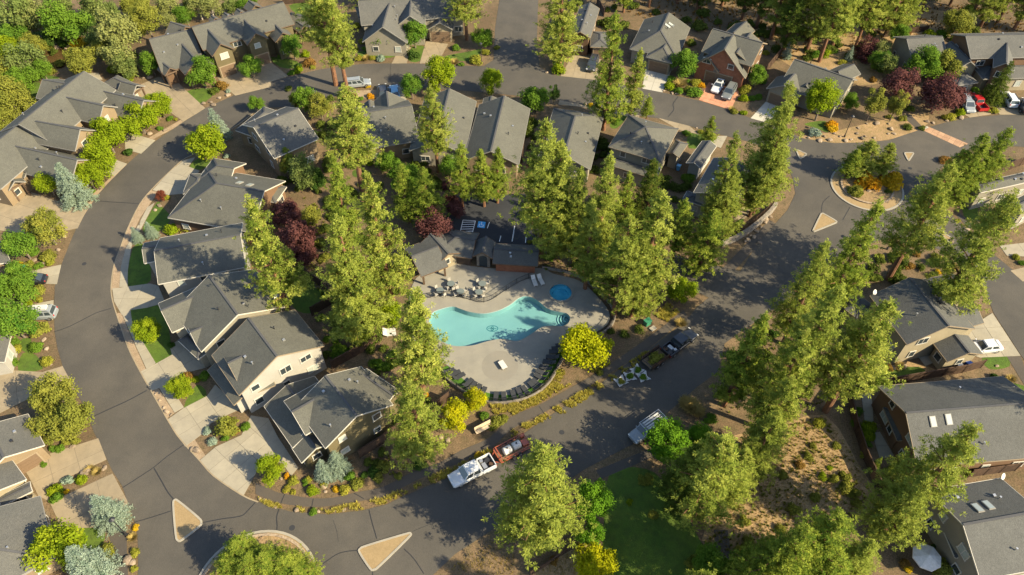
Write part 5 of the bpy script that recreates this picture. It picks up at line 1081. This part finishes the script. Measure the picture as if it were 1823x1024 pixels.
# ------------------------------------------------------------------ street furniture and pool furniture
def copy_tree(root, loc, rz):
    r = root.copy(); COL.objects.link(r); r.location = loc; r.rotation_euler = (0, 0, rz)
    for ch in root.children:
        c = ch.copy(); COL.objects.link(c); c.parent = r
    return r
def lounger(name, m):
    root = empty(name); MB().box((.3, 0, .34), (1.25, .62, .08)).build('seat', m, root)
    MB().beam((-.3, 0, .36), (-.85, 0, .78), .62, .08).build('backrest', m, root)
    for x in (-.25, .8):
        for y in (-.24, .24): MB().box((x, y, .15), (.06, .06, .31)).build('leg', M_black if m is not M_white else M_white, root)
    return root
NTH = 'first second third fourth fifth sixth seventh eighth ninth tenth eleventh twelfth thirteenth fourteenth fifteenth sixteenth seventeenth eighteenth nineteenth twentieth twenty-first twenty-second'.split()
bl = lounger('sun_lounger', plain('black_sling', (.025,.027,.03), .7)); first = True
lp = [(325,590),(375,610),(415,635),(490,690),(525,718),(570,742),(618,768),(728,812),(797,812),(880,797),(932,775),(980,755),(1045,715),(1075,690),(1103,640),(1120,602),(1150,562),(1182,512),(1210,470),(1235,420),(1256,392),(1290,365)]
for i, (x, y) in enumerate(lp):
    p = (730+x/4.763, 540+y/4.763); g = G(p, DZ).xy; d = dc-g; tgt = Vector((dc.x, dc.y+2)); d = tgt-g
    loc = (g.x, g.y, DZ+.014); rz = math.atan2(d.y, d.x)
    if first: o = bl; o.location = loc; o.rotation_euler = (0, 0, rz); first = False
    else: o = copy_tree(bl, loc, rz)
    tag(o, 'black sun lounger on the green turf strip, '+NTH[i]+' from the left of the curved row', 'sun lounger', 'black loungers on the turf')
wl = lounger('white_lounger', M_white); first = True
for p, rz, lb in (((951,501),-1.3,'left white lounger beside the round blue spa'),((962.5,499),-1.2,'right white lounger beside the round blue spa'),((692,588),.2,'upper white lounger left of the pool behind the pine'),((693,595),.15,'lower white lounger left of the pool behind the pine')):
    loc = (*G(p, .35).xy, DZ if p[0] > 900 else 0)
    if first: o = wl; o.location = loc; o.rotation_euler = (0, 0, rz); first = False
    else: o = copy_tree(wl, loc, rz)
    tag(o, lb, 'sun lounger', 'white loungers')
tb = empty('patio_table'); MB().disc((0,0,.7), .55, .04, 18).build('table_top', plain('table_glass', (.12,.14,.13), .2), tb); MB().disc((0,0,0), .05, .7, 8).build('pedestal', M_black, tb); MB().disc((0,0,0), .28, .03, 14).build('foot', M_black, tb)
ch = empty('patio_chair'); M_chair = plain('chair_sling', (.3,.285,.25), .7); MB().box((0,0,.43), (.46,.46,.05)).build('seat', M_chair, ch); MB().box((-.22,0,.68), (.05,.46,.5)).build('backrest', M_chair, ch)
for x in (-.2, .2):
    for y in (-.2, .2): MB().box((x, y, .21), (.04, .04, .42)).build('leg', M_metal, ch)
ft = fc = True
for (x, y), lb in (((803,508),'round patio table, upper left of the five near the pool house'),((859,508),'round patio table, upper right of the five near the pool house'),((820,522),'round patio table in the middle of the lower row'),((784,520),'leftmost round patio table by the curved railing'),((853,523),'rightmost round patio table in the lower row')):
    g = G((x, y), .4).xy
    o = tb if ft else copy_tree(tb, (*g, DZ), 0); o.location = (*g, DZ); ft = False; tag(o, lb, 'table', 'patio tables')
    for k in range(4):
        a = k*1.57+rnd.uniform(.3, .9); loc = (g.x+.82*math.cos(a), g.y+.82*math.sin(a), DZ)
        o = ch if fc else copy_tree(ch, loc, a+math.pi); o.location = loc; o.rotation_euler = (0, 0, a+math.pi); fc = False
        tag(o, 'pale patio chair at the '+lb.replace('round patio table', 'table').split(' of the five')[0].replace('table, ', ''), 'chair', 'patio chairs at the '+lb[:40])
def rail_fence(name, pts, h, label, pick=True, m=M_black, cat='fence', z0=0., step=2.0):
    root = empty(name, (*pts[0], z0)); tag(root, label, cat); b = Vector((*pts[0], 0)); d = 0; nxt = 0; bars = MB(); rails = MB()
    for i in range(len(pts)-1):
        p, q = pts[i], pts[i+1]; L = (q-p).length
        for z in (.15, h-.05): rails.beam(Vector((*p, z))-b, Vector((*q, z))-b, .04, .05)
        while nxt <= d+L:
            r_ = p+(q-p)*((nxt-d)/L); MB().box(Vector((*r_, h/2))-b, (.08, .08, h)).build('post', m, root); nxt += step
        if pick:
            for k in range(int(L/.14)): r_ = p+(q-p)*(k+.5)*.14/L; bars.box(Vector((*r_, h/2))-b, (.022, .022, h-.1))
        d += L
    rails.build('rail', m, root)
    if bars.V: o = bars.build('pickets', m, root); o['kind'] = 'stuff'
    return root
rail_fence('patio_railing', smooth_pts([G(p).xy for p in ((742,536),(757,533),(780,528),(810,529),(835,534),(851,539),(866,538),(878,533),(893,523),(908,513),(925,503),(948,494))], False, 3), 1.1, 'curved black railing between the patio and the pool', z0=DZ)
fpts = smooth_pts([G(p).xy for p in ((784,655),(797,677),(823,697),(850,711),(880,718),(916,716),(947,706),(971,690),(986,670),(997,648),(1010,630),(1030,615),(1062,600),(1090,578),(1092,552),(1066,520),(1032,494),(990,482),(965,478))], False, 3)
w_ = kerb_ring('pool_wall', fpts, .28, .45, WALL['stone'], closed=False, z0=-.05); tag(w_, 'low grey curved stone wall around the outer edge of the pool deck', 'wall')
rail_fence('pool_fence', fpts, .8, 'black metal pool fence on the curved wall', z0=.45)
def wood_fence(pxs, label, h=1.8):
    pts = [G(p).xy for p in pxs]; root = empty('wooden_fence', (*pts[0], 0)); tag(root, label, 'fence', 'wooden garden fences'); b = Vector((*pts[0], 0))
    for i in range(len(pts)-1):
        p, q = pts[i], pts[i+1]; L = (q-p).length; n = max(1, round(L/2.4))
        for k in range(n):
            a, c = p+(q-p)*k/n, p+(q-p)*(k+1)/n; m = MB(); nn = max(4, int((c-a).length/.17))
            for j in range(nn): r0 = a+(c-a)*(j+.05)/nn; r1 = a+(c-a)*(j+.95)/nn; hh = h+rnd.uniform(-.03, .03); m.beam(Vector((*r0, hh/2))-b, Vector((*r1, hh/2))-b, .03, hh)
            m.build('panel', M_fence, root); MB().box(Vector((*a, h/2+.06))-b, (.12, .12, h+.12)).build('post', M_fence, root)
        MB().beam(Vector((*p, h+.03))-b, Vector((*q, h+.03))-b, .14, .05).build('top_rail', M_fence, root)
    MB().box(Vector((*pts[-1], h/2+.06))-b, (.12, .12, h+.12)).build('post', M_fence, root)
wood_fence([(1506,697),(1513,735),(1521,768),(1537,818),(1560,868),(1572,884)], 'long dark wooden fence along the dry slope by the skylight house')
wood_fence([(1518,698),(1576,687),(1640,676),(1712,664),(1745,655)], 'wooden fence between the right lawn and the skylight house')
wood_fence([(1716,842),(1760,833),(1810,822)], 'wooden fence between the two lower right houses'); wood_fence([(1722,850),(1806,838),(1812,828)], 'short wooden yard fence beside the bottom-right house')
wood_fence([(572,510),(597,538),(636,575),(673,611)], 'brown wooden fence running behind the cream houses'); wood_fence([(673,611),(632,635),(592,657)], 'wooden fence between the cream and olive houses'); wood_fence([(597,538),(556,562)], 'short wooden fence behind the cream gabled house')
wood_fence([(529,470),(555,500),(585,520)], 'wooden fence under the purple plums'); wood_fence([(642,815),(690,785),(735,745)], 'wooden fence beside the olive-walled house'); wood_fence([(735,745),(770,735),(800,712)], 'wooden fence behind the yellow tree')
wood_fence([(943,205),(935,240),(930,290)], 'wooden fence between the long gabled and hip-roofed houses'); wood_fence([(1572,67),(1610,60),(1650,56)], 'wooden rail fence under the top right forest', 1.2); wood_fence([(1062,8),(1075,30)], 'short wooden fence at the top edge'); wood_fence([(1363,130),(1392,95)], 'wooden fence left of the twin-dormer house')
wood_fence([(505,8),(545,5),(560,4)], 'wooden fence at the top behind the townhouses'); wood_fence([(1742,330),(1780,308),(1830,290)], 'wooden fence above the right-edge house'); wood_fence([(945,1024),(985,1000),(1010,980)], 'wooden fence below the big bottom pine', 1.0)
# curved stone wall by the right road
sw_ = smooth_pts([G(p).xy for p in ((1284,438),(1305,430),(1330,415),(1352,398),(1368,383),(1380,368))], False, 4)
o = kerb_ring('stone_wall', sw_, .5, 1.0, WALL['stone'], closed=False, z0=-.05); tag(o, 'curved stone retaining wall beside the right road', 'wall')
rail_fence('wall_fence', [p+Vector((-.25,.35)) for p in sw_], 1.7, 'brown fence above the curved stone wall', True, M_fence)
LM.append(('the curved stone wall', (1335, 412)))
def lamp(base, h, label):
    root = empty('street_lamp', G(base)); tag(root, label, 'street lamp', 'street lamps'); MB().tube([(0,0,-.1),(0,0,h)], [.08,.05], 8).build('pole', M_black, root); MB().disc((0,0,0), .16, .4, 10).build('base', M_black, root)
    MB().disc((0,0,h), .1, .12, 8, .26).disc((0,0,h+.12), .26, .14, 8, .2).disc((0,0,h+.26), .34, .2, 8, .04).build('lantern', M_black, root)
lamp((1503,244), 4.2, 'street lamp in the rocky bed beside the upper road'); lamp((1579,444), 4.2, 'black street lamp below the right roundabout'); lamp((226,953), 4.0, 'street lamp by the path in the bottom left corner'); lamp((857,112), 4.0, 'street lamp at the top junction corner')
def bench(p, q, label):
    a, b = G(p).xy, G(q).xy; c = (a+b)/2; d = (b-a).normalized(); root = empty('bench', (*c, 0), math.atan2(d.y, d.x)); tag(root, label, 'bench')
    for k in range(3): MB().box((0, -.18+.17*k, .46), (2.3, .15, .05)).build('seat_slat', M_wood, root)
    for k in range(4): MB().box((0, .3+.03*k, .58+.15*k), (2.3, .05, .13)).build('back_slat', M_wood, root)
    for x in (-.9, .9): MB().box((x, .05, .22), (.1, .5, .44)).build('leg', M_fence, root)
bench((851,772), (872,761), 'pale wooden bench beside the path below the yellow tree'); LM.append(('the wooden bench', (861, 766)))
u = empty('patio_umbrella', G((1652,990), 2.4).xy.to_3d()); tag(u, 'white patio umbrella beside the bottom-right corner house', 'umbrella')
V = [(0,0,2.75)]+[(1.55*math.cos(k*.7854), 1.55*math.sin(k*.7854), 2.15) for k in range(8)]+[(1.55*math.cos(k*.7854), 1.55*math.sin(k*.7854), 1.98) for k in range(8)]
mk('canopy', V, [[0,1+k,1+(k+1)%8] for k in range(8)]+[[1+k,9+k,9+(k+1)%8,1+(k+1)%8] for k in range(8)], M_cloth, u); MB().tube([(0,0,0),(0,0,2.7)], .03, 8).build('pole', M_metal, u); MB().disc((0,0,0), .3, .1, 14).build('base', M_black, u)
for k in range(8): MB().beam((0,0,2.66), (1.5*math.cos(k*.7854), 1.5*math.sin(k*.7854), 2.1), .02, .02).build('rib', M_metal, u)
LM.append(('the white umbrella', (1652, 987)))
def bin_(p, m, label):
    root = empty('wheeled_bin', G(p)); root.rotation_euler = (0,0,rnd.random()*3); tag(root, label, 'bin'); V = [Vector((x*s, y*s, z)) for z, s in ((.06,.8),(1.0,1.)) for x, y in ((-.3,-.3),(.3,-.3),(.3,.3),(-.3,.3))]
    mk('body', V, [[0,1,5,4],[1,2,6,5],[2,3,7,6],[3,0,4,7],[4,5,6,7],[3,2,1,0]], m, root); MB().box((0,0,1.04), (.68,.68,.07)).build('lid', m, root)
    for s_ in (-1, 1): MB().tube([(-.22, s_*.26, .1), (-.22, s_*.32, .1)], .1, 10).build('wheel', M_tyre, root)
bin_((1704,658), plain('bin_white', (.6,.6,.58), .5), 'white wheeled bin beside the cream right-hand house'); bin_((1719,653), plain('bin_blue', (.03,.1,.4), .5), 'blue wheeled bin beside the cream right-hand house'); bin_((45,483), plain('bin_green', (.02,.2,.13), .5), 'green wheeled bin at the left edge by the black car'); bin_((1207,303), plain('bin_sky', (.1,.3,.5), .5), 'pale blue bin beside the two-storey hip house')
def ubox(p, m, label, d=(.9,.7,.8)):
    root = empty('utility_box', G(p)); root.rotation_euler = (0,0,.6); tag(root, label, 'utility box'); MB().box((0,0,d[2]/2), d).build('cabinet', m, root); MB().box((0,0,d[2]+.03), (d[0]+.08, d[1]+.08, .06)).build('lid', m, root)
ubox((1152,577), plain('box_green', (.03,.16,.09), .5), 'small green utility box beside the path near the pool pines'); ubox((1162,586), M_kerb, 'low pale utility cover beside the green box', (.8,.6,.15))
# table on the splash disc
t = empty('low_table', (*G((895, 650), .4).xy, DZ+.006), -1.05); tag(t, 'pale rectangular table on the round grey deck disc', 'table'); MB().box((0,0,.42), (1.35,.75,.06)).build('table_top', M_white, t)
for x in (-.55,.55):
    for y in (-.28,.28): MB().box((x,y,.2), (.06,.06,.4)).build('leg', M_metal, t)
b = empty('water_slide', (*G((697,592), .3).xy, 0)) if False else None

# ------------------------------------------------------------------ rocks and grasses
def rock_mesh(i):
    bm = bmesh.new(); bmesh.ops.create_icosphere(bm, subdivisions=2, radius=1); r_ = random.Random(i); ax = [Vector((r_.gauss(0,1), r_.gauss(0,1), r_.gauss(0,1))).normalized() for _ in range(7)]
    for v in bm.verts:
        for a in ax:
            dd = v.co.dot(a)
            if dd > .62: v.co -= a*(dd-.62)*.9
        v.co *= r_.uniform(.94, 1.06); v.co.z = v.co.z*.65
    me = bpy.data.meshes.new('rock'); bm.to_mesh(me); bm.free(); me.materials.append(M_rock); return me
ROCK = [rock_mesh(i) for i in range(5)]
def rocks(pxs, where, r0=.25, r1=.55):
    for p in pxs:
        g = G(p); r = rnd.uniform(r0, r1); o = link('boulder', ROCK[rnd.randrange(5)], None, (g.x, g.y, r*.22)); o.scale = (r*rnd.uniform(.9,1.4), r, r*rnd.uniform(.7,1.1)); o.rotation_euler = (0,0,rnd.random()*6.28)
        tag(o, 'tan landscaping boulder '+where, 'boulder', 'boulders '+where)
rocks(PL(4,(650,900),(640,940),(560,990),(600,980),(700,960),(760,970),(860,870),(880,910),(900,940),(780,870),(710,870),(520,960),(480,940),(450,985),(380,990),(410,960),(300,970),(860,940),(680,975)), 'in the bed below the twin-dormer house')
rocks(PL(4,(1130,855),(1175,865),(1270,850),(1370,830)), 'along the upper right road edge', .3, .6)
rocks(PL(1,(340,345),(400,340),(460,345),(330,490),(610,210),(640,240),(1010,550),(1050,545),(1430,730),(1480,720),(1540,690),(1600,670),(1500,740),(1160,915),(1050,940)), 'in the upper left gardens', .3, .7)
rocks(PL(9,(1150,850),(1170,880),(1200,900),(1120,800),(1090,760),(310,375),(330,440),(360,550),(430,660)), 'in the beds along the loop road', .2, .5); rocks(PL(13,(1380,150),(1350,140),(920,890),(930,940),(900,920),(510,125),(600,310),(725,285),(740,270),(300,990),(330,980)), 'beside the lower left road', .25, .6)
rocks(PL(14,(60,500),(30,490),(140,545),(290,570),(440,580),(560,575),(620,570),(490,440),(480,400),(180,350),(1240,100),(1270,110),(1300,60),(1200,80),(1150,120),(1350,80)), 'beside the path at the bottom', .2, .4)
rocks(PL(3,(520,735),(540,740),(780,770),(800,775),(1070,640),(1130,655),(1160,660),(1300,900),(600,745),(250,510)), 'along the top road verge', .2, .4); rocks(PL(8,(15,500),(30,520),(0,540),(1410,605),(1300,690),(760,320),(720,340)), 'near the right roundabout', .3, .6); rocks(PL(7,(1680,650),(1720,620),(1750,590),(1700,660),(1660,680),(1780,560),(1640,690),(1740,700)), 'below the curved stone wall', .25, .5)
rocks(PL(12,(1580,660),(1620,560),(1740,740),(820,560),(900,570),(970,565)), 'in the right-hand gardens', .25, .45); rocks(PL(5,(410,750),(455,660),(240,825),(300,850),(1090,470),(1120,440)), 'in the left gardens', .25, .5)
def grass_mass(name, label, polys, n, h, leaf, w_=.03, cat='grass', tuft=26, gap=0):
    A = []
    for px in polys:
        q = gp(px); xs = [p.x for p in q]; ys = [p.y for p in q]; k = 0; ar = abs(area2(q))/2; A.append((q, xs, ys, ar))
    tot = sum(a[3] for a in A); C = []
    for q, xs, ys, ar in A:
        need = int(n*ar/tot); tries = 0
        while need and tries < 60000:
            tries += 1; p = (rnd.uniform(min(xs), max(xs)), rnd.uniform(min(ys), max(ys)))
            if inside(p, q) and (not gap or math.sin(p[0]*.8+1.3*math.sin(p[1]*.5))+math.sin(p[0]*1.9+p[1]*2.3)*.7 > gap-1): C.append((p[0], p[1], 0)); need -= 1
    C = np.array(C); m = len(C); hh = h*nr.uniform(.5, 1.3, m); az = nr.random((m, tuft))*6.283; sp = nr.uniform(.15, .8, (m, tuft)); tip = np.stack([np.cos(az)*sp, np.sin(az)*sp, nr.uniform(.6, 1.05, (m, tuft))], 2)*hh[:, None, None]+C[:, None]
    s0 = C[:, None]+np.stack([np.cos(az)*.05, np.sin(az)*.05, np.zeros((m, tuft))], 2); sd = np.stack([-np.sin(az), np.cos(az), np.zeros((m, tuft))], 2)*w_
    V = np.stack([s0-sd, s0+sd, tip], 2).reshape(-1, 3); t = np.clip(nr.random((m, 1))+nr.normal(0, .15, (m, tuft)), 0, 1).ravel(); me = tri_mesh(name, V, t, 3); me.materials[0] = LEAF[leaf]
    o = link(name, me); tag(o, label, cat, kind='stuff'); return o
verge = [PL(11,(0,1010),(210,910),(400,800),(590,685),(780,565),(960,450),(980,470),(860,560),(720,660),(560,770),(380,890),(200,960),(0,1060)), PL(14,(880,500),(1000,440),(1200,345),(1400,262),(1640,140),(1660,170),(1390,320),(1200,400),(1000,490),(920,520)), PL(14,(440,570),(560,550),(720,520),(900,480),(920,520),(750,565),(500,595)), PL(14,(0,470),(130,520),(330,550),(350,590),(230,575),(80,535))]
M_gold = LEAF['gold']
grass_mass('verge_grass', 'golden ornamental grass in the strip between path and road', verge, 640, .42, 'verge', gap=.35)
grass_mass('bank_grass', 'straw-gold grass on the bank below the curved pool wall', [PL(11,(0,830),(150,760),(290,640),(330,580),(380,600),(340,690),(420,690),(200,820),(0,910)), PL(10,(1640,830),(1812,830),(1812,880),(1680,900)), PL(11,(560,600),(660,520),(700,540),(600,610)), PL(11,(1000,200),(1100,120),(1180,180),(1090,250))], 800, .4, 'verge')
grass_mass('dry_brush', 'dry tan grass and weeds on the lower right slope', [[(1280,790),(1380,760),(1470,740),(1530,830),(1560,890),(1500,960),(1420,1024),(1300,1024),(1250,960),(1290,880)], PL(14,(1330,1000),(1640,780),(1812,760),(1812,1024)), PL(15,(150,1024),(420,860),(520,900),(500,1024))], 3600, .2, 'straw', .02, tuft=12)
grass_mass('weedy_growth', 'low olive weeds over the slope and forest floor', [[(1280,790),(1380,760),(1470,740),(1530,830),(1560,890),(1500,960),(1420,1024),(1300,1024),(1250,960),(1290,880)], PL(14,(750,300),(1000,330),(1200,240),(1380,120),(1100,100),(800,260)), [(1280,640),(1340,600),(1480,520),(1560,560),(1520,700),(1400,740),(1290,740)], [(540,350),(600,380),(640,560),(580,540),(540,470)], [(940,400),(1100,450),(1180,520),(1150,580),(1080,520),(960,450)]], 1700, .35, 'olive', .035)
grass_mass('forest_scrub', 'brown scrub under the top right forest', [[(1060,-10),(1360,-20),(1560,10),(1823,10),(1823,60),(1560,70),(1420,120),(1300,60),(1130,30)]], 1200, .5, 'rust', .04)

# ------------------------------------------------------------------ labels by nearest landmark
LM += [('the swimming pool', (880, 585)), ('the round blue spa', (998, 520)), ('the parking lot', (860, 385)), ('the right roundabout', (1543, 334)), ('the bottom-left roundabout', (455, 1030)), ('the left traffic island', (328, 925)), ('the lower traffic island', (680, 985)), ('the dark garden pond', (98, 105)), ('the big shaded lawn', (1150, 940)), ('the top junction', (930, 80))]
ORD = ['']+NTH[1:]
bucket = {}
for o, ph, px in AUTO:
    nm, q = min(LM, key=lambda l: (l[1][0]-px[0])**2+((l[1][1]-px[1])*1.2)**2)
    dx, dy = px[0]-q[0], px[1]-q[1]
    rel = ('right of' if dx > 0 else 'left of') if abs(dx) > abs(dy) else ('above' if dy < 0 else 'below')
    if math.hypot(dx, dy) < 12: rel = 'right beside'
    bucket.setdefault((ph, rel, nm), []).append((math.hypot(dx, dy), o))
for (ph, rel, nm), L_ in bucket.items():
    L_.sort(key=lambda t: t[0])
    for i, (_, o) in enumerate(L_):
        o['label'] = f'{ph} {rel} {nm}' if len(L_) == 1 else (f'{ph} {rel} {nm}, nearest to it' if i == 0 else f'{ph} {rel} {nm}, {ORD[min(i, 21)]} nearest')
